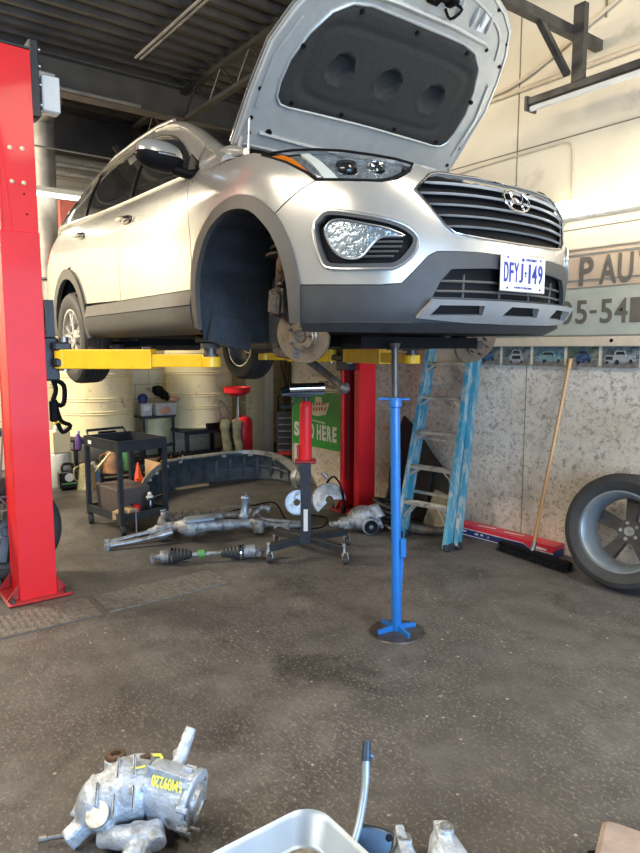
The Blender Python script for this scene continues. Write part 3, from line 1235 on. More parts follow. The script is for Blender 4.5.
dlo = [(-.52, .06), (-.60, .42), (-.72, .62), (-.90, .76), (-1.15, .84), (-1.45, .87), (-1.9, .88), (-2.5, .86), (-2.95, .80), (-3.2, .66), (-3.38, .42), (-3.42, .10), (-2.9, .03), (-2.2, .03), (-1.5, .03), (-.9, .03)]
for sg in (-1, 1):
    fn = lambda x, v, o, sg=sg: cabin(x, v, o, sg)
    b = MB()
    outl = [(-.43, -.02), (-.44, .9), (-.6, 1), (-.82, 1), (-1.02, 1), (-1.25, 1), (-1.6, 1), (-2.2, 1), (-2.8, 1), (-3.3, 1), (-3.7, 1), (-3.85, .5), (-3.9, 0), (-3.4, 0), (-2.5, 0), (-1.5, 0), (-.9, 0)]
    panel_mesh(b, outl, fn, [dlo], step=.05, thick=.02)
    cpart('window_frame', b, 'paint')
    b = MB()
    sm = [(x, v) for x, v in dlo]
    panel_mesh(b, [(x, max(v - .005, .0)) for x, v in sm], fn, step=.06, off=-.014, thick=.004)
    cpart('side_window', b, 'window_glass')
    for x0, x1, w in ((-1.50, -1.56, .05), (-2.46, -2.60, .05)):
        b = MB()
        panel_mesh(b, [(x0, .02), (x1, .88), (x1 - w, .88), (x0 - w, .02)], fn, step=.05, off=-.004, thick=.012)
        cpart('window_pillar', b, 'black_gloss')
    b = MB()
    pts = [(x, v) for x, v in dlo[:12]]
    b.tube([fn(x, v, .003) for x, v in crom2(pts, 3, False)], .006, 6)
    cpart('window_trim', b, 'black_gloss')
    b = MB()
    b.tube([(x, sg * (interp(YR, x) - .06), interp(ZR, x) + .055) for x in (-1.35, -1.6, -2.0, -2.5, -2.9, -3.25)], .014, 8)
    b.cyl((-1.38, sg * .615, 1.62), (-1.38, sg * .615, 1.68), .016)
    b.cyl((-3.22, sg * .56, 1.53), (-3.22, sg * .55, 1.61), .016)
    cpart('roof_rail', b, 'satin')

b = MB()


def roof(u, v):
    x = -1.22 + (-3.5 + 1.22) * v
    yr, zr = interp(YR, x), interp(ZR, x)
    q = 2 * u - 1
    return (x, q * yr, zr + (1 - q * q) * .045 - (0.02 * (v < .001)))


b.grid(roof, 16, 16)
cpart('roof', b, 'paint', solid=.01)
b = MB()


def wind(u, v):
    q = 2 * u - 1
    xb, xt = -.42 + .30 * (1 - q * q), -1.22 + .05 * (1 - q * q)
    yb, yt = .82 * q, .675 * q
    x = xb + (xt - xb) * v
    return (x, yb + (yt - yb) * v, 1.12 + (1.60 + (1 - q * q) * .035 - 1.12) * (max(v, 0) ** .85))


b.grid(wind, 16, 12)
cpart('windscreen', b, 'window_glass', solid=.005)
for sg in (-1, 1):
    b = MB()
    ap = [(-.22, sg * .835, 1.135), (-.42, sg * .80, 1.245), (-.66, sg * .755, 1.375), (-.92, sg * .712, 1.500), (-1.18, sg * .676, 1.590), (-1.5, sg * .660, 1.640)]
    b.tube(ap, [.050, .048, .044, .038, .032, .022], 12, smooth=4, flat=.75)
    b.tube([(-.46, sg * .85, 1.15), (-.28, sg * .825, 1.19), (-.12, sg * .80, 1.165)], [.045, .035, .02], 12, smooth=3)
    cpart('pillar', b, 'paint')
    b = MB()
    l0 = [cabin(x, 1.0, .004, sg) for x in (-.42, -.55, -.70, -.85, -1.0, -1.15, -1.3)]
    l1 = crom(ap, 6)
    l1 = [l1[int(k * (len(l1) - 4) / 6)] for k in range(7)]

    def strip(u, v):
        k = u * 6
        i = min(int(k), 5)
        return Vector(l0[i]).lerp(Vector(l0[i + 1]), k - i).lerp(Vector(l1[i]).lerp(Vector(l1[i + 1]), k - i), v)
    b.grid(strip, 12, 2)
    l2 = [S(t, beltz(t) if t > 2 else 1.125, 0) for t in (2.14, 2.05, 1.95, 1.85, 1.75, 1.65)]
    l3 = [(-.56, .80, 1.30), (-.46, .80, 1.26), (-.36, .80, 1.215), (-.26, .80, 1.185), (-.17, .79, 1.16), (-.10, .78, 1.14)]

    def strip2(u, v):
        k = u * 5
        i = min(int(k), 4)
        a = Vector(l2[i]).lerp(Vector(l2[i + 1]), k - i)
        c = Vector(l3[i]).lerp(Vector(l3[i + 1]), k - i)
        a.y, c.y = sg * abs(a.y), sg * abs(c.y)
        return a.lerp(c, v)
    b.grid(strip2, 12, 2)
    cpart('cowl_panel', b, 'paint', solid=.004)
b = MB()
b.grid(lambda u, v: (-3.5 - .42 * v - .03 * math.sin(PI * u), (2 * u - 1) * (.60 + .1 * v), 1.46 - .28 * v), 10, 6)
cpart('rear_window', b, 'window_glass', solid=.005)
b = MB()
b.cbox((-.72, 0, 1.05), (.42, 1.5, .16), .04)
b.tube([(-.95, -.22, 1.10), (-1.0, -.38, 1.27), (-1.0, -.54, 1.10), (-.95, -.38, .95), (-.95, -.22, 1.10)], .016, 8, smooth=6)
cpart('dashboard', b, 'black')
mat('seat_cloth', (.20, .18, .155), .8, var=.15)
for y in (-.38, .38):
    b = MB()
    b.cbox((-1.35, y, .80), (.5, .50, .16), .05)
    b.cbox((-1.66, y, 1.10), (.16, .50, .62), .06, rotm(0, -.28, 0))
    b.cbox((-1.76, y, 1.47), (.09, .26, .17), .04, rotm(0, -.15, 0))
    cpart('front_seat', b, 'seat_cloth')
b = MB()
b.cbox((-2.4, 0, .82), (.5, 1.3, .16), .05)
b.cbox((-2.72, 0, 1.12), (.16, 1.3, .62), .06, rotm(0, -.25, 0))
cpart('rear_seat', b, 'seat_cloth')

# --- mirrors
for sg in (-1, 1):
    b = MB()
    prof = []

    def cap(u, v, top):
        a = PI * u
        # superellipsoid shell, wide across the car
        y = math.cos(a)
        s = max(0, 1 - abs(y) ** 2.6) ** (1 / 2.6)
        ang = PI * v
        cx = math.cos(ang) * s
        cz_ = math.sin(ang) * s
        return (-.60 + .085 * cx + .012 * y, sg * (1.055 + .135 * y), 1.205 + (.085 * cz_ if top else -.075 * cz_) + .008 * y)
    b.grid(lambda u, v: cap(u, v, True), 24, 14)
    mc = cpart('mirror', b, 'paint', angle=80)
    b = MB()
    b.grid(lambda u, v: cap(u, v, False), 24, 14)
    b.tube([(-.60, sg * .97, 1.15), (-.57, sg * .90, 1.13), (-.54, sg * .85, 1.13)], [.05, .04, .05], 10, flat=.6)
    b.prism([(-.66, 1.145), (-.47, 1.15), (-.60, 1.25)], (0, sg * .856, 0), (1, 0, 0), (0, 0, 1), .012)
    cpart('mirror_shell', b, 'black', mc, angle=80)
    b = MB()
    b.tube([(-.60 + .088 * math.cos(k), sg * (1.055 + .130 * math.sin(k) * 1.0), 1.206) for k in [-.5 + .25 * i for i in range(9)]], .006, 8)
    b2 = MB()
    b2.tube([(-.60 - .0 + .083 * math.cos(a), sg * (1.055 + .132 * math.sin(a)), 1.203) for a in [(-.45 + .16 * i) for i in range(13)]], .0085, 8)
    o = cpart('mirror_signal', b2, 'chrome', mc)

# --- hood: hinged at the windscreen base, opened about 41 degrees
HA = math.radians(41)
HX, HZ = -.40, 1.16


def hood(s_, y, o=0.0):
    """s along the bonnet from its hinge, y across, o = out of the outer skin"""
    crown = .045 * (1 - (y / .8) ** 2) + .06 * math.sin(PI * min(s_, 1.27) / 1.5) - .05 * max(0, s_ - .8) ** 2
    zz = crown + o
    return (HX + s_ * math.cos(HA) - zz * math.sin(HA), y, HZ + s_ * math.sin(HA) + zz * math.cos(HA))


hl_ = [(.14, -.79), (.40, -.795), (.67, -.79), (.85, -.735), (1.0, -.665), (1.12, -.575), (1.19, -.46), (1.235, -.33), (1.265, -.15), (1.27, 0)]
hfull = crom2([(.10, 0), (.11, -.3), (.13, -.6)], 3, False) + hl_ + [(a, -c) for a, c in reversed(hl_[:-1])] + [(.13, .6), (.11, .3)]
b = MB()
panel_mesh(b, hfull, lambda a, c, o: hood(a, c, o), step=.05, thick=.006)
hd = cpart('hood', b, 'paint')


def sc(poly, k, cx=.70):
    return [(cx + (a - cx) * (1 - (1 - k) * 1.25), c * k) for a, c in poly]


hin = [(.385, -.54), (.395, -.60), (.43, -.635), (.50, -.648), (.62, -.645), (.76, -.60), (.88, -.53), (.945, -.44), (.965, -.33), (.965, -.15), (.965, 0)]
hin = hin + [(a, -c) for a, c in reversed(hin[:-1])] + [(.385, .45), (.385, 0), (.385, -.45)]
b = MB()
panel_mesh(b, sc(hfull, .985), lambda a, c, o: hood(a, c, -.034 + o), [hin], step=.045, thick=.006)
panel_mesh(b, [(a, c) for a, c in hfull], lambda a, c, o: hood(a, c, -.022 + o), [sc(hfull, .955)], step=.05, thick=.008)
hi = cpart('hood_inner_panel', b, 'hood_paint', hd)
b = MB()   # stamped ribs and folded edge of the inner panel
sline(b, sc(hfull, .975), .010, lambda a, c, o: hood(a, c, -.034 + o), -.002, 0, closed=True)
sline(b, hin, .009, lambda a, c, o: hood(a, c, -.040 + o), -.002, 0, closed=True)
for sg in (-1, 1):
    b.tube([hood(.20, sg * .10, -.046), hood(.21, sg * .40, -.046), hood(.23, sg * .66, -.046)], .010, 8)
    b.tube([hood(.36, sg * .73, -.044), hood(.62, sg * .735, -.044), hood(.82, sg * .67, -.044)], .012, 8, flat=.5)
b.tube([hood(1.005, -.47, -.046), hood(1.02, -.2, -.048), hood(1.02, .2, -.048), hood(1.005, .47, -.046)], .014, 8)
for y in (-.40, -.30, -.18, .18, .30, .36, .42):
    b.tube([hood(1.05, y * 1.0, -.042), hood(1.15, y * .92, -.042)], [.004, .014, .004], 8, smooth=3)
sline(b, [(.95, -.60), (1.06, -.53), (1.13, -.40), (1.175, -.2), (1.18, 0), (1.175, .2), (1.13, .40), (1.06, .53), (.95, .60)], .009, lambda a, c, o: hood(a, c, -.040 + o), 0, 4)
cpart('hood_rib', b, 'hood_paint', hi)
b = MB()
for s_, y in ((.30, -.735), (.45, -.745), (.22, -.715), (1.05, .60), (.93, .655), (.98, .50), (.30, .735), (.42, .745), (.24, .69), (1.0, -.60), (1.18, .40)):
    b = MB()
    b.cyl(hood(s_, y, -.045), hood(s_, y, -.040), .011, seg=10)
    cpart('bump_stop', b, 'black', hi)
for y in (-.60, .62):
    b = MB()
    b.cyl(hood(.24, y, -.050), hood(.24, y, -.040), .018, seg=12)
    cpart('bump_stop', b, 'black', hi)
mat('insulation', (.020, .019, .018), .85, var=.3, scale=60, bump=.4, bscale=400)
b = MB()
bowls = [(.64, -.335), (.64, 0), (.64, .335)]


def pad(a, c, o):
    z = -.052
    lip = .018
    for (p, q) in bowls:
        d = math.hypot((a - p), (c - q))
        if d < .080:
            z += .050 * (1 - (d / .080) ** 2) ** .5
        elif d < .10:
            z -= .007 * (1 - abs(d - .09) / .01)
    dx = max(0, max(abs(a - .64) - .22, 0))
    e = min(segdist((a, c), hin[i], hin[(i + 1) % len(hin)]) for i in range(len(hin)))
    if e < .03:
        z += .012 * (1 - e / .03)
    # raised inner field with soft edge
    r8 = (abs((a - .655) / .20) ** 5 + abs(c / .54) ** 5) ** .2
    z += .013 * max(0, 1 - abs(r8 - 1) / .09)
    return hood(a, c, z + o)


panel_mesh(b, hin, pad, step=.018, thick=.004)
cpart('hood_insulation', b, 'insulation', hd, angle=60)
b = MB()
for s_, y in ((.42, -.54), (.42, -.2), (.42, .2), (.42, .54), (.93, -.38), (.93, 0), (.93, .38), (.70, .615), (.70, -.61)):
    b = MB()
    b.cyl(hood(s_, y, -.064), hood(s_, y, -.050), .012, .012, 10)
    cpart('insulation_clip', b, 'black', hd)
b = MB()
b.bar(hood(1.10, -.04, -.05), hood(1.12, .11, -.05), .02, .012)
b.tube([hood(1.10, -.05, -.05), hood(1.10, -.05, -.12), hood(1.13, -.05, -.13), hood(1.14, -.05, -.10)], .010, 8)
b.cbox(hood(1.10, -.02, -.055), (.06, .07, .03), .008)
b.tube([hood(1.08, .08, -.05), hood(1.06, .10, -.10), hood(1.12, .13, -.10), hood(1.12, .10, -.05)], .008, 8, smooth=3)
b.cbox(hood(1.12, .09, -.055), (.07, .05, .03), .008)
cpart('hood_latch', b, 'black', hd)
b = MB()
b.box(hood(1.10, .36, -.046), (.10, .045, .004), rotm(0, -HA, 0))
cpart('hood_sticker', b, 'white_paint', hd)
for sg in (-1, 1):
    b = MB()
    b.tube([(-.30, sg * .76, 1.10), (-.28, sg * .765, 1.17), (-.22, sg * .76, 1.27)], .014, 8, smooth=3)
    b.cbox((-.30, sg * .76, 1.10), (.14, .03, .04), .006)
    cpart('hood_hinge', b, 'hood_paint')
    b = MB()
    b.tube([(-.16, sg * .765, 1.12), hood(.30, sg * .75, -.05)], .006, 8)
    cpart('hood_stay', b, 'satin')

# --- engine bay
b = MB()
b.cbox((.18, 0, .86), (.9, 1.25, .20), .04)
b.cbox((.66, 0, .93), (.12, 1.1, .06), .02)
cpart('engine_bay', b, 'black')
b = MB()
b.cbox((.10, .05, 1.00), (.5, .62, .10), .04)
b.tube([(.25, -.55, .98), (.32, -.2, 1.03), (.5, .1, 1.02)], .03, 10, smooth=4)
b.cbox((-.05, -.52, 1.00), (.26, .2, .14), .02)
b.cbox((.30, .5, 1.00), (.22, .2, .16), .02)
cpart('engine_cover', b, 'cast_dark')
b = MB()
for y in (-.58, -.42, -.2, 0, .22, .45):
    b.cyl((.50, y, 1.0), (.50, y, 1.035), .03, .02, 12)
cpart('engine_cap', b, 'cast')
b = MB()
b.tube([(.42, -.66, 1.02), (.54, -.4, 1.035), (.60, 0, 1.01)], .014, 8, smooth=4)
cpart('engine_hose', b, 'cast')

# --- underbody
b = MB()
b.cbox((-1.9, 0, .285), (2.6, 1.58, .05), .02)
b.cbox((-3.45, 0, .36), (.7, 1.35, .10), .03)
b.cbox((-2.75, 0, .50), (.9, 1.0, .06), .03)
b.cbox((.30, 0, .27), (.92, 1.08, .04), .02)
b.box((-.2, 0, .60), (1.0, .80, .5))
cpart('underbody', b, 'black')
b = MB()
b.tube([(.35, .2, .25), (-.2, .12, .22), (-1.2, .10, .22), (-2.1, .12, .22), (-2.5, .3, .24)], .032, 12, smooth=5)
b.tube([(-1.2, .10, .22), (-1.5, .10, .22)], .075, 14)
b.tube([(-3.2, -.35, .27), (-3.2, .45, .27)], .11, 16)
cpart('exhaust', b, 'greasy_steel')
b = MB()
b.bar((.28, -.44, .21), (.28, .44, .21), .16, .06)
b.bar((-.35, -.40, .22), (-.35, .42, .22), .14, .06)
for sg in (-1, 1):
    b.bar((.28, sg * .40, .22), (-.35, sg * .36, .22), .08, .06)
b.bar((-2.55, -.45, .24), (-2.55, .45, .24), .10, .07)
b.bar((-3.0, -.40, .25), (-3.0, .40, .25), .10, .07)
for sg in (-1, 1):
    b.bar((-2.55, sg * .40, .22), (-2.78, sg * .74, .19), .08, .04)
    b.bar((-3.0, sg * .35, .24), (-2.82, sg * .74, .20), .06, .04)
    b.tube([(-2.7, sg * .55, .26), (-2.65, sg * .50, .55)], .045, 12)
cpart('subframe', b, 'black')
for sg in (-1, 1):
    b = MB()   # jacking pads where the lift arms carry the sill
    b.cbox((-.60, sg * .77, .235), (.22, .10, .05), .01)
    cpart('jacking_point', b, 'black')

# wheel arch liners
for sg in (-1, 1):
    b = MB()
    n = 22

    def lin(u, v, sg=sg):
        k = (len(A_in) - 1) * (1 - u)
        i = min(int(k), len(A_in) - 2)
        q = k - i
        tt, zz = A_in[i][0] * (1 - q) + A_in[i + 1][0] * q, A_in[i][1] * (1 - q) + A_in[i + 1][1] * q
        px, py, pz = S(tt, zz, -.012)
        wave = .010 * math.sin(u * 55) * min(1, v * 4)
        cx, cz_ = .02, .42
        dx, dz = px - cx, pz - cz_
        l = math.hypot(dx, dz) or 1
        if u < .08:
            pz -= .07 * (1 - u / .08)
        return (px + dx / l * wave, sg * (abs(py) + (.46 - abs(py)) * v), pz + dz / l * wave)
    b.grid(lin, 40, 8)
    poly = [(.02 + .45 * math.cos(math.radians(a)), .40 + .45 * math.sin(math.radians(a))) for a in range(0, 181, 12)] + [(-.43, .22), (-.1, .22)]
    panel_mesh(b, poly, lambda a, c, o, sg=sg: (a, sg * (.45 + .04 * math.sin(a * 9) + o), c), step=.07, thick=.01)
    b.bar((-.425, sg * .86, .30), (-.425, sg * .60, .24), .02, .16)
    cpart('wheel_arch_liner', b, 'liner', solid=0)
    b = MB()

    def lin2(u, v, sg=sg):
        a = math.radians(186 - 192 * u)
        return (-2.78 + .41 * math.cos(a), sg * (.86 - .34 * v), .37 + .41 * math.sin(a))
    b.grid(lin2, 30, 4)
    b.box((-2.78, sg * .52, .52), (.84, .02, .56))
    cpart('wheel_arch_liner', b, 'liner')

# front hubs with the wheels off: rotor, caliper, knuckle, strut


def front_hub(name, c, axis, sg):
    c, ax = Vector(c), Vector(axis).normalized()
    x, y, d = frame_from(ax)
    rt = MB()
    rt.lathe([(.034, .034), (.068, .034), (.072, .030), (.074, .006), (.078, .002), (.144, .002), (.147, -.002), (.147, -.022), (.144, -.026), (.06, -.026), (.034, -.02)], c, ax, 40, closed=True)
    ro = cpart('brake_rotor', rt, 'rotor')
    h = MB()
    h.cyl(c - ax * .03, c + ax * .040, .032, seg=18)
    for i in range(5):
        a = 2 * PI * i / 5
        p = c + x * .057 * math.cos(a) + y * .057 * math.sin(a)
        h.cyl(p + ax * .03, p + ax * .062, .007, seg=8)
    cpart('wheel_hub', h, 'cast_dark', ro)
    return c, ax, x, y


OFF = Matrix.Translation((-.085, -.055, .03))
c, ax, x, y = front_hub('r', (.085, -.600, .248), (.50, -.85, -.16), -1)
b = MB()
k = c - ax * .05
b.sph(k, (.07, .06, .09))
b.M = OFF
b.tube([k - Vector((-.085, -.055, .03)), (.08, -.60, .36), (.06, -.60, .45)], [.05, .042, .035], 10)
b.cbox((.115, -.66, .385), (.10, .085, .15), .025, rotm(.1, .2, .2))
b.cbox((.135, -.69, .375), (.07, .04, .12), .015, rotm(.1, .2, .2))
b.cyl((.16, -.66, .33), (.16, -.66, .45), .012)
b.tube([(.05, -.60, .46), (.10, -.63, .53), (.09, -.60, .62)], .022, 8, smooth=4)
cpart('brake_caliper', b, 'cast_dark')
b = MB()
b.M = OFF
b.cyl((.05, -.60, .46), (.02, -.57, .64), .028)
b.cyl((.02, -.57, .60), (-.01, -.53, .86), .016)
b.lathe([(.08, 0), (.085, .01), (.03, .02)], (.02, -.57, .62), (-.1, .12, 1), 18)
pts = [(.01 + .062 * math.cos(i * .7), -.555 + .062 * math.sin(i * .7), .64 + i * .0055) for i in range(44)]
b.tube(pts, .008, 6)
b.cyl((.085, -.62, .47), (.075, -.61, .54), .020)
cpart('strut', b, 'cast_dark')
b = MB()
b.M = OFF
b.tube([(.10, -.61, .50), (.115, -.64, .56), (.11, -.63, .62)], [.02, .024, .018], 10, smooth=3)
o = cpart('brake_hose_end', b, 'rust')
b = MB()
b.bar((.06, -.60, .16), (-.28, -.30, .19), .07, .05)
b.tube([(.10, -.56, .22), (-.05, -.35, .24), (-.1, -.2, .24)], .022, 8)
b.tube([(.02, -.53, .14), (-.30, -.50, .16), (-.45, -.42, .22)], .028, 8)
cpart('control_arm', b, 'cast_dark')
c, ax, x, y = front_hub('l', (.05, .80, .215), (.80, -.20, -.45), 1)
b = MB()
b.sph(c - ax * .05, (.06, .06, .09))
b.cbox(c + Vector((-.09, -.06, .08)), (.12, .08, .12), .02)
b.tube([c - ax * .05, (.02, .66, .42), (0, .58, .84)], [.045, .03, .02], 10)
b.tube([c - ax * .05, (-.1, .45, .2), (-.28, .32, .2)], .03, 8)
cpart('brake_caliper', b, 'cast_dark')
# a driveshaft / torn arm hanging down under the right hub
b = MB()
b.tube([(-.40, -.37, .20), (-.10, -.37, .08), (.12, -.37, -.02)], [.026, .022, .020], 10)
b.sph((.14, -.37, -.03), (.035, .03, .03))
b.cyl((.14, -.37, -.03), (.17, -.37, -.01), .012, seg=8)
o = cpart('hanging_arm', b, 'cast_dark')
o['label'] = 'dark suspension arm hanging down behind the bare disc'
# --- wheels


def make_wheel(parent, name, loc, axis, R=.365, w=.235, rimR=.235, spokes=5, double=True, up=(0, 0, 1), mrim='alu', flip=False):
    """tyre and rim around `axis` (pointing to the outer face)"""
    ax = Vector(axis).normalized()
    c = Vector(loc)
    h = w / 2
    t = MB()
    prof = [(rimR, -h * .88), (rimR + .02, -h * .98), (R - .05, -h * 1.04), (R - .022, -h * .95), (R - .006, -h * .78)]
    for g in (-.45, -.15, .15, .45):
        prof += [(R, h * (g - .10)), (R, h * (g + .085)), (R - .008, h * (g + .09)), (R - .008, h * (g + .14))]
    prof += [(R - .006, h * .78), (R - .022, h * .95), (R - .05, h * 1.04), (rimR + .02, h * .98), (rimR, h * .88), (rimR - .012, h * .7), (rimR - .012, -h * .7)]
    t.lathe(prof, c, ax, 56, closed=True)
    ty = t.build('tyre', 'rubber', parent, angle=30)
    r = MB()
    r.lathe([(rimR + .006, -h * .90), (rimR + .006, -h * .84), (rimR - .014, -h * .78), (rimR - .03, -h * .3), (rimR - .035, h * .5), (rimR - .012, h * .78), (rimR + .008, h * .84), (rimR + .008, h * .92), (rimR - .006, h * .92), (rimR - .024, h * .80), (rimR - .045, h * .52), (rimR - .042, -h * .3), (rimR - .026, -h * .74), (rimR - .008, -h * .90)], c, ax, 56, closed=True)
    x, y, d = frame_from(ax, up)
    r.mi = len(mrim) - 1 if isinstance(mrim, list) else 0
    for i in range(spokes):
        a0 = 2 * PI * i / spokes + .3
        for da in ((-.13, .13) if double else (0,)):
            p0 = c + (x * math.cos(a0 + da * .9) + y * math.sin(a0 + da * .9)) * .055 + ax * h * .66
            p1 = c + (x * math.cos(a0 + da * 1.5) + y * math.sin(a0 + da * 1.5)) * (rimR - .03) + ax * h * .74
            rad = (p1 - p0).normalized()
            tan = ax.cross(rad).normalized()
            w0, w1, th = (.017, .012, .024) if double else (.035, .050, .030)
            vs = []
            for p, ww in ((p0, w0), (p1, w1)):
                vs += [tuple(p + tan * ww), tuple(p + tan * ww * .6 + ax * th * .5), tuple(p - tan * ww * .6 + ax * th * .5), tuple(p - tan * ww), tuple(p - tan * ww * .8 - ax * th), tuple(p + tan * ww * .8 - ax * th)]
            r.add(vs, [(5, 4, 3, 2, 1, 0), (6, 7, 8, 9, 10, 11)] + [(j, (j + 1) % 6, 6 + (j + 1) % 6, 6 + j) for j in range(6)])
    r.mi = len(mrim) - 1 if isinstance(mrim, list) else 0
    r.lathe([(0, h * .40), (.075, h * .40), (.078, h * .62), (.060, h * .80), (.034, h * .80), (.030, h * .74), (0, h * .74)], c, ax, 30)
    rm = r.build('rim', mrim, parent, angle=35)
    k = MB()
    for i in range(5):
        a = 2 * PI * i / 5
        p = c + (x * math.cos(a) + y * math.sin(a)) * .053
        k.cyl(p + ax * h * .70, p + ax * h * .84, .009, seg=6)
        k.cyl(p + ax * h * .36, p + ax * h * .42, .012, seg=10)
    k.cyl(c + ax * h * .36, c + ax * h * .42, .032, seg=18)
    k.build('lug_nut', 'cast', rm)
    return rm


make_wheel(CAR, 'w', (-2.76, -.815, .265), (0, -1, -.03), .375, .235, .232)
make_wheel(CAR, 'w', (-2.80, .80, .235), (0, 1, -.03), .36, .235, .232)
b = MB()
for sg in (-1, 1):
    b.lathe([(.0, 0), (.15, 0), (.15, .02), (.05, .03), (0, .03)], (-2.76, sg * .76, .28), (0, sg, 0), 28)
    b.cbox((-2.9, sg * .77, .33), (.07, .07, .12), .02)
cpart('brake_rotor', b, 'rotor')
RZ = PI / 2 - YAW   # local x then runs to the right of the photograph
# ------------------------------------------------------------------ two post lift
mat('bolt_cream', (.72, .62, .42), .45, .3)


def lift_post(loc, face, label, height, opening, bolts=True):
    """channel post; `opening` = +1 / -1: side of Y the channel is open to. local x 0 = the +X face"""
    t = thing('lift_post', loc, label, 'lift post', group=None)
    w, d = face, .27
    o = opening
    yb, yo = (-o * w / 2), (o * w / 2)
    b = MB()
    th = .012
    # web at the back, two flanges, two lips: an open channel
    b.box((-th / 2, 0, height / 2 + .01), (th, w, height))
    b.box((-d + th / 2, 0, height / 2 + .01), (th, w, height))
    b.box((-d / 2, yb + o * th / 2, height / 2 + .01), (d, th, height))
    b.box((-.035, yo - o * th / 2, height / 2 + .01), (.07, th, height))
    b.box((-d + .022, yo - o * th / 2, height / 2 + .01), (.045, th, height))
    b.build('column', 'red_paint', t, smooth=False, bevel=.004)
    b = MB()
    b.box((-d / 2 + .01, yb + o * .03, height / 2), (d * .55, .012, height - .1))
    b.cyl((-d / 2 + .03, yo - o * .05, .05), (-d / 2 + .03, yo - o * .05, height - .1), .018, seg=12)
    b.tube([(-d / 2 - .05, yo - o * .03, .3), (-d / 2 - .05, yo - o * .03, height - .1)], .006, 6)
    b.build('cylinder_and_cable', 'black_steel', t)
    b = MB()
    b.cbox((-d / 2, 0, .010), (d + .12, w + .17, .020), .01)
    for sx in (-1, 1):
        for yy in (-w / 2 - .01, w / 2 + .01):
            b.add([(-d / 2 + sx * (d / 2 - .01), yy, .024), (-d / 2 + sx * (d / 2 - .01), yy + (.07 if yy > 0 else -.07), .022), (-d / 2 + sx * (d / 2 - .01), yy, .11), (-d / 2 + sx * (d / 2 - .022), yy, .024), (-d / 2 + sx * (d / 2 - .022), yy + (.07 if yy > 0 else -.07), .022), (-d / 2 + sx * (d / 2 - .022), yy, .11)],
                  [(0, 1, 2), (5, 4, 3), (0, 3, 4, 1), (1, 4, 5, 2), (2, 5, 3, 0)])
    b.build('base_plate', 'red_dark', t, smooth=False)
    for sx, sy in ((-1, -1), (-1, 1), (1, -1), (1, 1)):
        b = MB()
        c = (-d / 2 + sx * (d / 2 + .03), sy * (w / 2 + .055), .020)
        b.cyl(c, (c[0], c[1], c[2] + .018), .016, seg=6)
        b.cyl(c, (c[0], c[1], c[2] + .04), .008, seg=8)
        b.build('anchor_bolt', 'greasy_steel', t)
    if bolts:
        b = MB()
        b.box((.006, -.004, 1.08), (.012, w + .012, 2.2 - .06))
        b.build('lower_sleeve', 'red_paint', t, smooth=False, bevel=.003)
        for (y, z) in ((-.032, 2.60), (.032, 2.605), (-.03, 2.42), (.032, 2.42)):
            b = MB()
            b.lathe([(0, .012), (.006, .011), (.012, .006), (.013, 0)], (.0, y, z), (1, 0, 0), 14)
            b.build('bolt', 'bolt_cream', t)
        for (y, z) in ((-.02, 2.36), (.03, 2.36), (-.02, 2.25), (.04, 2.25)):
            b = MB()
            b.cyl((-.002, y, z), (.0015, y, z), .006, seg=10)
            b.build('bolt_hole', 'black', t)
    b = MB()
    b.box((-d / 2, 0, height + .02), (d, w, .012))
    b.build('top_plate', 'black_steel', t, smooth=False)
    return t


postA = lift_post((-4.05, .935, 0), .197, 'red lift post with cream bolts and yellow arms at the left edge of the frame', 3.13, 1)
postB = lift_post((-4.40, 3.84, 0), .19, 'red lift post with yellow arms, behind the blue stand, black channel down its side', 3.13, -1, bolts=False)

# black cable box and bracket on top of the near post
t = thing('cable_pulley_bracket', (-4.17, 1.04, 2.86), 'black bolted pulley bracket on the inner side of the left red post', 'bracket')
b = MB()
b.cbox((0, .03, .16), (.12, .05, .42), .006)
b.build('bracket', 'black_steel', t)
for z in (.03, .14, .24, .33):
    b = MB()
    b.cyl((.03, .05, z), (.03, .07, z), .014, seg=10)
    b.build('bolt', 'steel', t)
b = MB()
b.cbox((.0, .12, .10), (.09, .10, .20), .006)
b.build('cover', 'white_paint', t)


ZA = 1.435


def carriage(post, loc, o):
    L0 = Vector(loc) - post.location
    b = MB()
    b.cbox((0, 0, 0), (.17, .14, .26), .01)
    b.cbox((0, o * .07, -.02), (.34, .10, .05), .01)
    b.cbox((0, o * .07, .075), (.34, .10, .05), .01)
    b.box((0, o * .035, .22), (.10, .05, .26))
    c = b.build('carriage', 'black_steel', post, smooth=False)
    c.location = L0
    for sx in (-1, 1):
        b = MB()
        b.cyl((sx * .13, o * .085, -.07), (sx * .13, o * .085, .13), .028, seg=16)
        b.build('pivot_pin', 'steel', c)


carriage(postA, (-4.185, 1.06, ZA), 1)
carriage(postB, (-4.535, 3.72, ZA), -1)


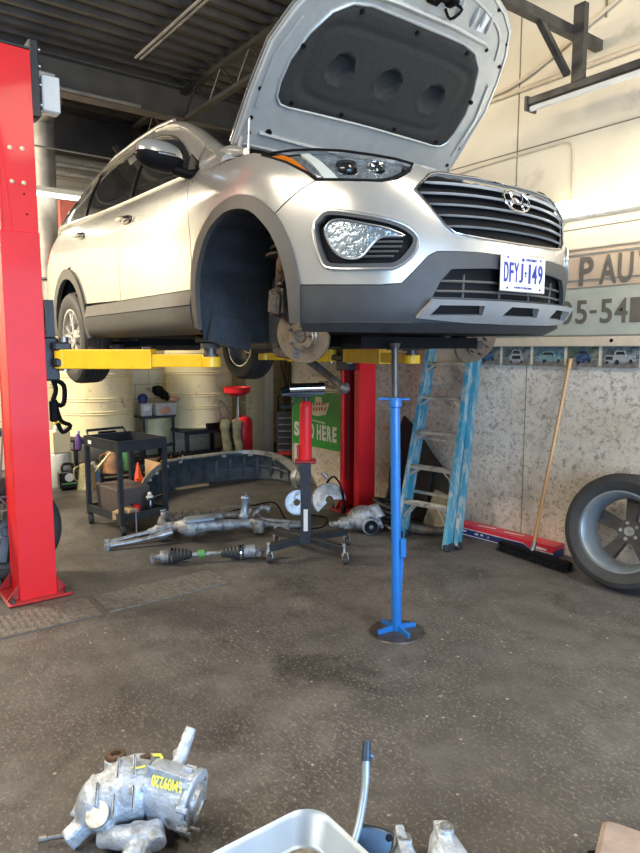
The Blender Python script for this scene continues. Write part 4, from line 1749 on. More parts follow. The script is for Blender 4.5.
def arm(post, p0, p1, padz):
    """swing arm: thick outer tube, thinner sliding tube, round pad with adapter; p0 pivot, p1 pad, in the shop's coordinates"""
    P = Vector((p1[0] - p0[0], p1[1] - p0[1], 0))
    L = P.length
    d = P.normalized()
    b = MB()
    a, e = d * .02, d * (L * .62)
    w, h = .105, .115
    b.bar(a, e, w, h)
    b.cyl((0, 0, -h / 2), (0, 0, h / 2), .055, seg=18)
    t = b.build('swing_arm', 'yellow_paint', post, smooth=False, bevel=.006)
    t['label'] = 'yellow swing arm'
    t.location = Vector((p0[0], p0[1], ZA)) - post.location
    b = MB()
    b.bar(d * (L * .45) - Vector((0, 0, .008)), d * (L - .03) - Vector((0, 0, .008)), .075, .074)
    b.cyl(d * L + Vector((0, 0, -.045)), d * L + Vector((0, 0, .015)), .06, seg=18)
    b.build('sliding_tube', 'yellow_paint', t, smooth=False, bevel=.004)
    b = MB()
    c = d * (L * .57) + Vector((0, 0, h / 2))
    b.cbox(c + Vector((0, 0, .008)), (.03, .05, .016), .004)
    b.build('stop', 'greasy_steel', t)
    top = padz - ZA
    b = MB()
    b.cyl(d * L + Vector((0, 0, .02)), d * L + Vector((0, 0, top - .03)), .036, seg=16)
    b.cyl(d * L + Vector((0, 0, -.0)), d * L + Vector((0, 0, .03)), .048, seg=16)
    b.build('adapter', 'greasy_steel', t)
    b = MB()
    b.cyl(d * L + Vector((0, 0, top - .03)), d * L + Vector((0, 0, top)), .055, seg=18)
    b.build('pad', 'rubber', t)


PZ = 1.317 + .210
arm(postA, (-4.06, 1.145), (-3.455, 1.80), PZ)
arm(postA, (-4.31, 1.145), (-5.15, 1.86), PZ)
arm(postB, (-4.41, 3.635), (-3.355, 3.34), PZ)
arm(postB, (-4.66, 3.635), (-5.25, 3.30), PZ)

# ------------------------------------------------------------------ blue under-hoist stand
t = thing('support_stand', (-2.42, 2.33, 0), 'tall blue support stand on a round floor plate, under the car front', 'support stand', rot=(0, -.020, RZ))
b = MB()
b.lathe([(0, .014), (.10, .013), (.145, .008), (.15, .0), (.15, -.0), (0, .0)], (0, 0, 0), (0, 0, 1), 36)
b.build('base_plate', 'greasy_steel', t)
b = MB()
for a in (.4, 2.2, 3.6, 5.2):
    b.bar((.02 * math.cos(a), .02 * math.sin(a), .03), (.115 * math.cos(a), .115 * math.sin(a), .018), .012, .03)
b.build('foot_gusset', 'blue_paint', t, smooth=False)
b = MB()
b.lathe([(.024, .01), (.027, .03), (.0255, .45), (.0255, 1.20), (.033, 1.205), (.033, 1.235), (.029, 1.25), (.019, 1.252)], (0, 0, 0), (0, 0, 1), 24)
b.build('tube', 'blue_paint', t)
b = MB()
b.cbox((.035, -.01, .465), (.03, .035, .10), .004)
b.bar((.03, 0, .42), (.012, 0, .12), .014, .02)
b.build('foot_pedal_bracket', 'blue_paint', t)
b = MB()
b.cyl((-.085, 0, 1.245), (.075, 0, 1.240), .007, seg=10)
b.build('handle_bar', 'blue_paint', t)
b = MB()
b.cyl((0, 0, 1.24), (0, 0, 1.50), .017, seg=16)
b.cyl((0, 0, 1.50), (0, 0, 1.525), .022, .03, 14)
b.build('screw', 'greasy_steel', t)
b = MB()
b.tube([(-.065, .01, 1.245), (-.045, .0, 1.262), (-.035, .0, 1.255)], .006, 6)
b.build('hook', 'rust', t)
# ------------------------------------------------------------------ things on the long wall
FY = WY - .018      # face of the cream boards
mat('tan_panel', (.56, .42, .30), .6, var=.06)
mat('sage_panel', (.44, .45, .37), .6, var=.06)
mat('sign_letter', (.14, .125, .10), .6, var=.1)
mat('sign_line', (.22, .22, .19), .6)
mat('ledge', (.66, .55, .40), .6, var=.08)
mat('green_sign', (.02, .27, .03), .45, var=.05)
mat('logo_red', (.40, .06, .05), .5)
mat('logo_cream', (.62, .55, .40), .5)
mat('sign_cream', (.70, .64, .50), .6, var=.06)

b = MB()
b.box((-.2, FY - .012, 1.545), (6.6, .03, .065))
o = b.build('wooden_ledge', 'ledge', smooth=False, bevel=.004)
tag(o, 'pale wooden ledge strip running along the wall under the grey phone number sign', 'ledge')
t = thing('shop_sign', (-.6, FY, 1.58), 'long painted shop sign with dark letters P AU and numbers 05-541', 'sign')
b = MB()
b.box((0, -.006, .30), (5.6, .012, .60))
b.mi = 1
b.box((0, -.0135, .165), (5.6, .004, .315))
b.mi = 2
for z, h in ((.553, .010), (.588, .008), (.380, .010), (.330, .006), (.005, .012)):
    b.box((0, -.0165, z), (5.6, .003, h))
b.build('sign_board', ['tan_panel', 'sage_panel', 'sign_line'], t, smooth=False)
SX = -.6


def letter(ch, x0, x1, z0, z1):
    """stencil style letter stretched to a box"""
    o = text_mesh(ch, 'letter', 'sign_letter', 1.0, (0, 0, 0), (1, 0, 0), (0, 0, 1), None, .002, 1, .018)
    me = o.data
    xs = [v.co.x for v in me.vertices]
    zs = [v.co.z for v in me.vertices]
    ax, bx, az, bz_ = min(xs), max(xs), min(zs), max(zs)
    for v in me.vertices:
        v.co.x = x0 + (v.co.x - ax) / (bx - ax) * (x1 - x0) - SX
        v.co.z = z0 + (v.co.z - az) / (bz_ - az) * (z1 - z0) - 1.58
        v.co.y = -.0165 + (v.co.y - .0) * 1.0
    o.parent = t
    return o


letter('P', -2.60, -2.50, 1.925, 2.115)
letter('A', -2.455, -2.335, 1.925, 2.115)
letter('U', -2.325, -2.225, 1.925, 2.115)
letter('T', -2.19, -2.08, 1.925, 2.115)
letter('O', -2.05, -1.94, 1.925, 2.115)
for ch, a, c in (('0', -2.74, -2.64), ('5', -2.615, -2.53), ('-', -2.51, -2.46), ('5', -2.435, -2.35), ('4', -2.335, -2.245), ('1', -2.23, -2.16)):
    if ch == '-':
        letter(ch, a, c, 1.735, 1.755)
    else:
        letter(ch, a, c, 1.665, 1.825)

# five vehicle photographs pinned in a row
mat('print_dark', (.05, .07, .07), .4, var=.6, scale=22, dirt=(.20, .24, .26), damt=.6, dscale=18)
mat('print_green', (.07, .10, .08), .4, var=.6, scale=22, dirt=(.25, .22, .17), damt=.5, dscale=18)
mat('print_sky', (.09, .15, .18), .4, var=.5, scale=18, dirt=(.05, .08, .08), damt=.5, dscale=30)
mat('print_ground', (.17, .16, .14), .4, var=.4, scale=30)
mat('print_pale', (.38, .40, .41), .4, var=.5, scale=60, dirt=(.10, .11, .12), damt=.5, dscale=60)
mat('print_blue', (.03, .07, .14), .4, var=.6, scale=60, dirt=(.14, .19, .24), damt=.45, dscale=60)
mat('print_teal', (.22, .34, .35), .4, var=.5, scale=60, dirt=(.04, .14, .16), damt=.55, dscale=50)
mat('print_glass', (.02, .025, .03), .3)
mat('print_edge', (.30, .31, .29), .5)
mat('masking', (.42, .45, .18), .6)


def car_print(x0, x1, bg, kind, body, label):
    w = x1 - x0
    t = thing('photo_print', ((x0 + x1) / 2, FY - .002, 1.44), label, 'photo', group=None)
    b = MB()
    b.box((0, -.001, 0), (w - .012, .002, .145))
    b.mi = 1
    b.box((0, -.0022, .028), (w - .02, .0008, .08))
    b.mi = 2
    b.box((0, -.0022, -.043), (w - .02, .0008, .052))
    b.build('print', ['print_edge', bg, 'print_ground'], t, smooth=False)
    b = MB()
    q = -.0030
    U, Vv = (1, 0, 0), (0, 0, 1)
    s_ = w / .26

    def P(poly, m):
        b.mi = m
        b.prism([(a * s_, c) for a, c in poly], (0, q - .0004 * m, 0), U, Vv, .0006)

    def disc(a, c, r, m):
        b.mi = m
        b.prism([(a * s_ + r * math.cos(k * PI / 6), c + r * math.sin(k * PI / 6)) for k in range(12)], (0, q - .0004 * m - .0004, 0), U, Vv, .0006)
    if kind == 'pickup':
        P([(-.105, -.035), (-.105, .000), (-.095, .012), (-.045, .014), (-.035, .042), (.03, .044), (.045, .014), (.10, .012), (.10, -.026), (-.03, -.040)], 0)
        P([(-.032, .016), (-.026, .036), (.022, .037), (.032, .016)], 1)
        P([(-.098, -.018), (-.098, .004), (-.050, .004), (-.050, -.018)], 1)
        disc(-.02, -.034, .017, 2)
        disc(.07, -.026, .013, 2)
        disc(-.088, -.036, .011, 2)
    elif kind == 'front':
        P([(-.06, -.044), (-.062, .0), (-.048, .016), (-.034, .046), (.034, .046), (.048, .016), (.062, 0), (.06, -.044)], 0)
        P([(-.034, .018), (-.026, .040), (.026, .040), (.034, .018)], 1)
        P([(-.036, -.022), (-.036, .002), (.036, .002), (.036, -.022)], 1)
        disc(-.048, -.044, .011, 2)
        disc(.048, -.044, .011, 2)
    elif kind == 'sedan':
        P([(-.11, -.034), (-.112, -.004), (-.07, .008), (-.04, .034), (.03, .036), (.062, .008), (.108, .002), (.108, -.030), (0, -.040)], 0)
        P([(-.05, .010), (-.034, .028), (.026, .030), (.046, .010)], 1)
        disc(-.03, -.034, .014, 2)
        disc(.08, -.030, .012, 2)
    else:
        P([(-.05, -.036), (-.054, .0), (-.042, .016), (-.036, .046), (.03, .050), (.045, .020), (.062, .012), (.066, -.022), (.01, -.042)], 0)
        P([(-.032, .020), (-.028, .038), (.018, .041), (.026, .020)], 1)
        disc(-.03, -.040, .014, 2)
        disc(.052, -.028, .012, 2)
    b.build('pictured_vehicle', [body, 'print_glass', 'print_glass'], t, smooth=False)
    return t


car_print(-3.50, -3.245, 'print_green', 'truck', 'print_blue', 'photo print of a dark blue truck, leftmost of the row, partly behind the bare disc')
car_print(-3.235, -2.97, 'print_dark', 'front', 'print_pale', 'photo print of a pale old truck seen head-on among trees')
car_print(-2.96, -2.69, 'print_sky', 'sedan', 'print_teal', 'photo print of a white and teal classic car under a blue sky')
car_print(-2.68, -2.43, 'print_green', 'truck', 'print_blue', 'photo print of a blue truck on stony ground, above the broom handle')
car_print(-2.42, -2.15, 'print_dark', 'pickup', 'print_pale', 'photo print of a white pickup, rightmost whole print of the row')
car_print(-2.14, -1.88, 'print_dark', 'sedan', 'print_blue', 'photo print cut by the right edge of the frame')
for x, z in ((-2.69, 1.515), (-2.56, 1.522), (-2.50, 1.52)):
    b = MB()
    b.box((x, FY - .006, z), (.05 if x > -2.6 else .03, .002, .018), rotm(0, .1, 0))
    o = b.build('tape_strip', 'masking', smooth=False)
    tag(o, {-2.69: 'greenish tape square at the top left corner of the blue truck print', -2.56: 'left yellow-green tape strip above the blue truck print', -2.5: 'right yellow-green tape strip above the blue truck print'}[x], 'tape', 'tape above the prints')
b = MB()
b.cyl((-2.34, FY - .03, 1.55), (-2.34, FY, 1.55), .012, seg=14)
o = b.build('cable_grommet', 'black', smooth=True)
tag(o, 'small round black grommet on the ledge above the white pickup print', 'grommet')

# green drop-off sign and the small lettered board above it
GYW = WY
t = thing('green_sign', (-5.67, GYW, .73), 'green poster reading SEND HERE, partly behind the red transmission jack', 'sign')
b = MB()
b.box((0, -.004, 0), (.90, .008, .60))
b.build('board', 'green_sign', t, smooth=False)
GX = -5.67
for ch, x0, x1 in (('S', -6.085, -5.985), ('E', -5.970, -5.895), ('N', -5.880, -5.800), ('D', -5.785, -5.705), ('H', -5.655, -5.580), ('E', -5.560, -5.495), ('R', -5.475, -5.395), ('E', -5.378, -5.310)):
    o = text_mesh(ch, 'lettering', 'white_paint', 1.0, (0, 0, 0), (1, 0, 0), (0, 0, 1), t, .001, 1, .045)
    xs = [v.co.x for v in o.data.vertices]
    zs = [v.co.z for v in o.data.vertices]
    for v in o.data.vertices:
        v.co.x = x0 - GX + (v.co.x - min(xs)) / (max(xs) - min(xs)) * (x1 - x0)
        v.co.z = -.215 + (v.co.z - min(zs)) / (max(zs) - min(zs)) * .165
        v.co.y = -.009 + v.co.y
b = MB()
b.prism([(-.20, -.02), (-.16, .09), (-.02, .10), (.0, .17), (.10, .17), (.12, .10), (.24, .12), (.18, -.01), (.02, -.04)], (0, -.010, .08), (1, 0, 0), (0, 0, 1), .002)
b.build('logo', 'logo_cream', t, smooth=False)
b = MB()
for z in (.088, .142):
    for i in range(7):
        b.prism([(-.15 + i * .05, 0), (-.14 + i * .05, .035), (-.115 + i * .05, .038), (-.125 + i * .05, .003)], (0, -.0125, z + .004 * i), (1, 0, 0), (0, 0, 1), .002)
b.build('logo_stroke', 'logo_red', t, smooth=False)
b = MB()
for i in range(11):
    b.box((-.12 + .027 * i + .0, -.009, -.005 - .002 * i), (.016, .002, .018))
b.build('small_print', 'white_paint', t, smooth=False)
t = thing('lettered_board', (-5.38, GYW, 1.115), 'small cream board reading OVER-LIST above the green poster', 'sign')
b = MB()
b.box((0, -.006, 0), (.80, .012, .155))
b.build('board', 'sign_cream', t, smooth=False)
text_mesh('OVER-LIST', 'lettering', 'sign_letter', .100, (-.235, -.0125, -.032), (1, 0, 0), (0, 0, 1), t, .001, .72, .004)
b = MB()
b.box((0, -.014, -.066), (.80, .004, .010))
b.build('rail', 'sign_line', t, smooth=False)
t = thing('warning_sign', (-3.98, FY, 1.72), 'small red-lettered square notice on the wall behind the ladder top', 'sign')
b = MB()
b.box((0, -.003, 0), (.17, .006, .24))
b.mi = 1
for x in (-.075, .075):
    b.box((x, -.007, 0), (.006, .002, .22))
for z in (-.108, .108):
    b.box((0, -.007, z), (.15, .002, .006))
b.prism([(-.04, 0), (0, .025), (0, .010), (.04, .010), (.04, -.010), (0, -.010), (0, -.025)], (.0, -.008, -.04), (1, 0, 0), (0, 0, 1), .002)
b.build('notice', ['sign_cream', 'logo_red'], t, smooth=False)

# lit twin tube fixture, dark unlit fixture on its steel hanger, conduits
t = thing('strip_light', (-1.1, FY, 2.42), 'lit twin-tube strip light along the cream wall, above the shop sign', 'strip light')
b = MB()
b.cbox((0, -.03, 0), (3.5, .06, .10), .008)
b.prism([(-.0, -.05), (-.10, -.02), (-.10, .02), (0, .05)], (-1.75, -.06, 0), (0, 1, 0), (0, 0, 1), 3.5)
b.build('housing', 'white_paint', t, smooth=False)
for z in (.035, -.04):
    b = MB()
    b.cyl((-1.72, -.175, z), (1.72, -.175, z), .017, seg=14)
    o = b.build('tube', 'tube_on', t)
    b = MB()
    for x in (-1.73, 1.73):
        b.cbox((x, -.15, z), (.03, .09, .045), .005)
    b.build('tube_holder', 'white_paint', t)
t = thing('strip_light', (-1.54, 3.90, 3.125), 'unlit dark-framed strip light hanging from a steel bracket at upper right', 'strip light')
b = MB()
b.cbox((0, 0, 0), (2.6, .09, .05), .006)
b.box((-1.3, 0, -.01), (.02, .11, .09))
b.build('housing', 'greasy_steel', t, smooth=False)
b = MB()
b.cyl((-1.28, -.02, -.045), (1.28, -.02, -.045), .018, seg=14)
b.build('tube', 'white_paint', t)
t = thing('light_hanger', (-2.48, 3.88, 3.14), 'dark steel bracket with a diagonal brace carrying the unlit strip light', 'bracket')
b = MB()
b.box((0, 0, .235), (.075, .045, .45))
b.build('drop_bar', 'greasy_steel', t, smooth=False)
b = MB()
b.bar((-.065, -1.4, .32), (-.065, .32, .32), .055, .06)
b.build('cross_bar', 'greasy_steel', t, smooth=False)
b = MB()
b.bar((-.06, -.34, .30), (-.06, -.03, .06), .04, .03)
b.build('brace', 'greasy_steel', t, smooth=False)
t = thing('conduit', (-1.0, FY, 3.36), 'thin cream conduit pipe running along the wall above the unlit strip light', 'pipe')
b = MB()
b.cyl((-3.6, -.02, 0), (4.4, -.02, 0), .016, seg=10)
b.build('pipe', 'ledge', t)
b = MB()
b.tube([(-2.6, -.025, .02), (-2.2, -.025, .05), (-1.9, -.025, .14), (-1.6, -.025, .26), (-1.25, -.025, .40), (.2, -.025, 1.0)], .013, 8, smooth=5)
b.build('rising_pipe', 'ledge', t)
b = MB()
b.tube([(-2.50, FY - .01, 4.3), (-2.50, FY - .01, 3.62)], .006, 6)
o = b.build('ceiling_cable', 'seam')
tag(o, 'thin cable dropping straight down the cream wall at the top right', 'cable')
b = MB()
b.tube([(-4.3, FY - .008, 2.86), (-3.5, FY - .008, 2.90), (-2.9, FY - .008, 2.905), (-2.74, FY - .008, 2.90), (-2.70, FY - .008, 2.84), (-2.69, FY - .008, 2.6), (-2.71, FY - .008, 2.42), (-2.78, FY - .008, 2.33), (-3.0, FY - .008, 2.30), (-3.3, FY - .008, 2.30)], .007, 8, smooth=5)
o = b.build('wall_cable', 'cable')
tag(o, 'cream cable looping down the wall beside the grille, rounded corner', 'cable')
b = MB()
b.tube([(-4.15, FY - .012, 3.02), (-4.10, FY - .04, 2.97), (-4.12, FY - .012, 2.93)], [.012, .02, .014], 8)
o = b.build('wall_hook', 'rust')
tag(o, 'small dark hook on the cream wall under the right edge of the open bonnet', 'hook')

# ------------------------------------------------------------------ back wall and roof space
t = thing('strip_light', (-7.98, 2.0, 3.22), 'lit strip light at the back, between the red post and the car', 'strip light')
b = MB()
b.cbox((0, 0, .05), (.09, 2.4, .06), .008)
b.build('housing', 'white_paint', t)
b = MB()
b.cyl((0, -1.18, .0), (0, 1.18, .0), .022, seg=14)
b.build('tube', 'tube_on', t)
t = thing('air_duct', (-8.25, 2.20, 1.75), 'galvanised vertical round air duct at the back wall behind the lift post', 'duct')
b = MB()
b.cyl((0, 0, .55), (0, 0, 2.3), .125, seg=28, caps=False)
b.lathe([(.125, .55), (.13, .55), (.14, .57), (.13, .59)], (0, 0, 0), (0, 0, 1), 28)
b.lathe([(.125, 1.55), (.14, 1.57), (.125, 1.59)], (0, 0, 0), (0, 0, 1), 28)
b.tube([(0, 0, 2.3), (.05, .0, 2.42), (.4, .0, 2.48)], .125, 24)
b.build('duct', 'galv', t)
b = MB()
b.cyl((0, 0, .0), (0, 0, .56), .08, seg=20)
b.build('lower_pipe', 'galv', t)
t = thing('banner', (-8.66, 2.66, 2.92), 'faded red panel high on the back wall behind the car tail', 'panel')
mat('faded_red', (.42, .10, .08), .6, var=.12)
b = MB()
b.cbox((0, 0, 0), (.10, .42, .80), .01)
b.build('panel', 'faded_red', t)
for k, (y, z, r) in enumerate(((2.25, 3.72, .03), (3.2, 3.62, .035), (3.0, 3.45, .022))):
    b = MB()
    b.cyl((-8.55, y - 1.1, z), (-8.55, y + 1.4, z - .0), r, seg=10)
    o = b.build('overhead_pipe', 'galv')
    tag(o, ['highest grey pipe running across the back wall behind the duct', 'thicker grey pipe across the back wall just under the highest one', 'thin grey pipe lowest of the three across the back wall'][k], 'pipe', 'pipes at the back')
for k, (y0, z0, y1, z1) in enumerate(((3.02, 3.95, 3.42, 3.45), (3.62, 3.98, 3.95, 3.55))):
    b = MB()
    b.bar((-8.2, y0, z0), (-8.2, y1, z1), .05, .05)
    o = b.build('roof_brace', 'beam')
    tag(o, ['dark diagonal steel brace at the back, left one above the car roof', 'dark diagonal steel brace at the back, right one above the car roof'][k], 'brace', 'roof braces')
t = thing('junction_box', (-6.83, 1.85, 3.96), 'pale junction box and pipe fixed under the wide steel beam, upper left', 'junction box')
b = MB()
b.cyl((.02, .10, .02), (.02, .95, .02), .018, seg=10)
b.build('pipe', 'galv', t)
b = MB()
b.cbox((0, 0, 0), (.12, .20, .26), .012)
b.build('box', 'white_paint', t)
b = MB()
for dy in (0, .045):
    b.tube([(-6.4, 2.60 + dy, 4.27), (-4.0, 2.62 + dy, 4.27)], .014, 8)
o = b.build('ceiling_conduit', 'galv')
tag(o, 'pair of thin pale conduits fixed diagonally across the ribbed roof deck, upper left', 'conduit')
b = MB()
b.tube([(-7.9, .5, 3.72), (-7.9, 4.6, 3.70)], .010, 6)
o = b.build('overhead_wire', 'galv')
tag(o, 'thin bright wire stretched below the roof beam, left of the car roof', 'wire')
# ------------------------------------------------------------------ things standing on the floor
mat('wood', (.48, .27, .11), .5, var=.15, scale=4, aniso=(1, 1, .15), coat=.2)
mat('wood_rough', (.34, .27, .17), .8, var=.3, scale=20, dirt=(.12, .09, .05), damt=.5)
mat('cardboard', (.42, .28, .15), .75, var=.08)
mat('ladder_blue', (.045, .23, .33), .5, var=.15, scale=6, dirt=(.36, .38, .35), damt=.55, dscale=22, aniso=(1, 1, .3))
mat('cream_drum', (.72, .61, .36), .55, var=.08, scale=5, dirt=(.22, .16, .08), damt=.22, dscale=9)
mat('old_drum', (.42, .42, .27), .55, .2, var=.2, scale=8, dirt=(.60, .62, .58), damt=.4, dscale=7)
mat('bronze_can', (.40, .36, .20), .4, .5, var=.25, scale=18, dirt=(.16, .14, .09), damt=.3, dscale=12)
mat('red_can', (.45, .22, .10), .45, .2, var=.3)
mat('clear_plastic', (.42, .42, .40), .3, var=.05)
mat('green_plastic', (.10, .30, .08), .4)
mat('blue_label', (.12, .28, .45), .5)
mat('purple', (.12, .05, .22), .4)
mat('yellow_plastic', (.75, .55, .02), .4)
mat('orange_plastic', (.75, .10, .03), .4)
mat('navy', (.02, .03, .12), .6)
mat('grey_cabinet', (.115, .125, .14), .45, .1, var=.1)
mat('green_rag', (.11, .11, .07), .9, var=.4, bump=.5)
mat('brown_block', (.30, .235, .20), .75, var=.2, scale=14, bump=.4)
mat('box_red', (.62, .03, .06), .35)
mat('box_navy', (.015, .03, .14), .35)
mat('fender_black', (.014, .016, .018), .5, var=.3)
mat('bumper_under', (.035, .045, .055), .55, var=.4, scale=16)
mat('bumper_edge', (.30, .29, .26), .4, .3, var=.25, scale=16, dirt=(.10, .09, .08), damt=.4)
mat('worn_alu', (.46, .48, .50), .45, .7, var=.3, scale=18, bump=.35, bscale=60, dirt=(.20, .18, .16), damt=.45, dscale=10)
mat('pan_metal', (.30, .37, .45), .4, .55, var=.1, scale=8, dirt=(.30, .27, .22), damt=.3, dscale=6)
mat('cast_light', (.44, .50, .58), .5, .45, var=.22, scale=22, bump=.5, bscale=70, dirt=(.20, .20, .19), damt=.42, dscale=9)
mat('blue_steel', (.05, .08, .12), .35, .7, var=.2)
mat('sludge', (.20, .17, .13), .5, var=.5, scale=40, dirt=(.02, .02, .02), damt=.5, dscale=18)


def voxel(mb, name, m, parent, size=.007, smooth=3):
    """cast metal: overlapping shapes fused into one continuous skin"""
    o = mb.build(name, m, parent, smooth=True, angle=180)
    md = o.modifiers.new('fuse', 'REMESH')
    md.mode = 'VOXEL'
    md.voxel_size = size
    md.use_smooth_shade = True
    if smooth:
        sm = o.modifiers.new('soften', 'SMOOTH')
        sm.factor = .5
        sm.iterations = smooth
    return o


# alloy wheel leaning against the wall, seen from its inner side
mat('wheel_grey', (.20, .23, .25), .40, .5, var=.15, scale=10)
mat('spoke_dark', (.075, .07, .065), .45, .4, var=.25)
mat('wheel_dark', (.09, .10, .11), .40, .5, var=.3, scale=10)
t = thing('wheel', (-2.04, 3.93, 0), 'large tyre on a grey alloy rim leaning on the wall at the right edge', 'wheel')
make_wheel(t, 'w', (0, 0, .362), (-.10, .975, -.17), .362, .235, .250, 5, False, mrim=['wheel_grey', 'spoke_dark'])
t = thing('wheel', (-4.53, .915, 0), 'wheel with a dark rim standing behind the left red post', 'wheel')
make_wheel(t, 'w', (0, -.055, .335), (.97, -.1, .06), .335, .21, .225, 6, False, mrim='wheel_dark')

# push broom leaning on the wall
t = thing('push_broom', (-2.70, 3.93, 0), 'push broom with an orange wooden handle leaning on the wall, black bristle head', 'broom')
b = MB()
b.tube([(-.02, .02, .085), (.06, .255, 1.42)], .0125, 12)
b.tube([(.057, .245, 1.36), (.06, .257, 1.425)], .0145, 12)
b.build('handle', 'wood', t)
b = MB()
b.cyl((-.022, .01, .05), (-.014, .03, .13), .020, .016, 14)
b.cbox((-.025, .0, .058), (.09, .06, .02), .006, rotm(0, 0, -.08))
b.build('socket', 'steel', t)
b = MB()
b.cbox((0, 0, .055), (.62, .075, .03), .012, rotm(0, 0, -.09))
b.build('head', 'black', t)
b = MB()
R_ = rotm(0, 0, -.09)
random.seed(3)
for i in range(60):
    for j in range(6):
        p = R_ @ Vector((-.30 + .6 * i / 59 + random.uniform(-.003, .003), -.036 + .0145 * j, .045))
        q = p + Vector((random.uniform(-.006, .006), (j - 2.5) * .005, -.043))
        b.tube([p, q], [.0042, .0034], 4)
b.cbox((0, 0, .035), (.60, .07, .034), .008, R_)
b.build('bristles', 'black', t, smooth=False)

# long flat carton on the floor
t = thing('carton', (-3.06, 4.11, 0), 'long red, white and navy carton lying along the foot of the wall', 'carton', rz=.06)
b = MB()
b.box((0, 0, .045), (.86, .13, .09))
b.mi = 1
b.box((0, -.0005, .028), (.8605, .131, .056))
b.mi = 2
for z, x0, x1 in ((.060, -.43, .18), (.010, -.42, -.02)):
    b.box(((x0 + x1) / 2, -.0662, z), (x1 - x0, .0012, .005))
b.bar((.18, -.0664, .060), (.235, -.0664, .035), .0012, .005, (0, 1, 0))
b.box((.33, -.0662, .034), (.19, .0012, .005))
b.mi = 0
b.prism([(.19, .058), (.245, .038), (.42, .038), (.42, .09), (.19, .09)], (0, -.0655, 0), (1, 0, 0), (0, 0, 1), .001)
b.build('box', ['box_red', 'box_navy', 'white_paint'], t, smooth=False)
b = MB()
for i, (x, z, w) in enumerate(((-.37, .040, .06), (-.24, .036, .03), (-.19, .038, .02), (-.13, .034, .008), (.02, .036, .02), (.07, .034, .05))):
    b.box((x, -.0664, z), (w, .001, .012))
b.prism([(.26, .0), (.27, .014), (.30, .018), (.34, .014), (.37, .014), (.37, 0)], (0, -.0664, .046), (1, 0, 0), (0, 0, 1), .001)
for x in (-.2, .05):
    b.box((x, .01, .0905), (.16, .02, .001), rotm(0, 0, .1))
b.build('printed_marks', 'white_paint', t, smooth=False)

# blue fibreglass step ladder
t = thing('step_ladder', (-3.45, 3.56, 0), 'worn blue fibreglass step ladder leaning between the blue stand and the wall', 'ladder')
def lad(s_, z):   # s_ = -1 left rail, +1 right rail
    k = z / 1.6
    return Vector((s_ * (.235 - .035 * k) - .20 * k, (.06 if s_ > 0 else -.02) + .52 * k + .03 * s_ * 0, z))
for s_ in (-1, 1):
    p0, p1 = lad(s_, 0.0), lad(s_, 1.86)
    d = (p1 - p0).normalized()
    side = (lad(1, .5) - lad(-1, .5)).normalized()
    nn = side.cross(d).normalized()
    b = MB()
    w, fl, th = .085, .035, .006
    for (cx, cy, sx_, sy_) in ((0, 0, th, w), (-s_ * fl / 2, w / 2, fl, th), (-s_ * fl / 2, -w / 2, fl, th)):
        vs = []
        for p in (p0, p1):
            for (a, c) in ((-1, -1), (1, -1), (1, 1), (-1, 1)):
                vs.append(tuple(p + side * (cx + a * sx_ / 2) + nn * (cy + c * sy_ / 2)))
        b.add(vs, [(3, 2, 1, 0), (4, 5, 6, 7), (0, 1, 5, 4), (1, 2, 6, 5), (2, 3, 7, 6), (3, 0, 4, 7)])
    b.build('rail', 'ladder_blue', t, smooth=False)
    b = MB()
    b.cbox(p0 + Vector((0, 0, .025)), (.045, .10, .05), .008)
    b.build('foot', 'rubber', t)
side = (lad(1, .5) - lad(-1, .5)).normalized()
for k in range(6):
    z = .285 + .272 * k
    a, c = lad(-1, z), lad(1, z)
    m_ = (a + c) / 2
    b = MB()
    ang = math.atan2(side.y, side.x)
    L_ = (c - a).length
    b.cbox(m_, (L_, .085, .024), .004, rotm(0, 0, ang))
    for q in (-.03, -.01, .01, .03):
        b.box(m_ + Vector((0, 0, .013)) + Vector((-math.sin(ang), math.cos(ang), 0)) * q, (L_ - .02, .004, .004), rotm(0, 0, ang))
    b.build('step', 'alu', t, smooth=False)
    for s_, e in ((-1, a), (1, c)):
        b = MB()
        for q in (-.03, .03):
            off = Vector((-math.sin(ang), math.cos(ang), 0)) * q
            b.bar(m_.lerp(e, .45) + off, e + off + Vector((0, 0, -.085 if k else -.16)) - Vector((0, .03, 0)), .003, .014)
        b.build('step_brace', 'alu', t, smooth=False)
for s_ in (-1, 1):
    off = Vector((s_ * .012, .078, 0))
    p0, p1 = lad(s_, .02) + off, lad(s_, 1.84) + Vector((0, .05, 0))
    b = MB()
    b.bar(p0, p1, .075, .03, (1, .3, 0))
    b.build('rear_rail', 'ladder_blue', t, smooth=False)
    b = MB()
    b.cbox(p0 + Vector((0, 0, .01)), (.07, .05, .05), .008)
    b.build('foot', 'rubber', t)
for k in range(4):
    z = .35 + .42 * k
    b = MB()
    b.bar(lad(-1, z) + Vector((0, .095 - .02 * k, 0)), lad(1, z) + Vector((0, .095 - .02 * k, 0)), .03, .02)
    b.build('rear_brace', 'alu', t, smooth=False)
b = MB()
b.cbox(lad(-1, 1.88).lerp(lad(1, 1.88), .5), (.42, .13, .035), .01, rotm(0, 0, ang))
b.build('top_cap', 'alu', t)

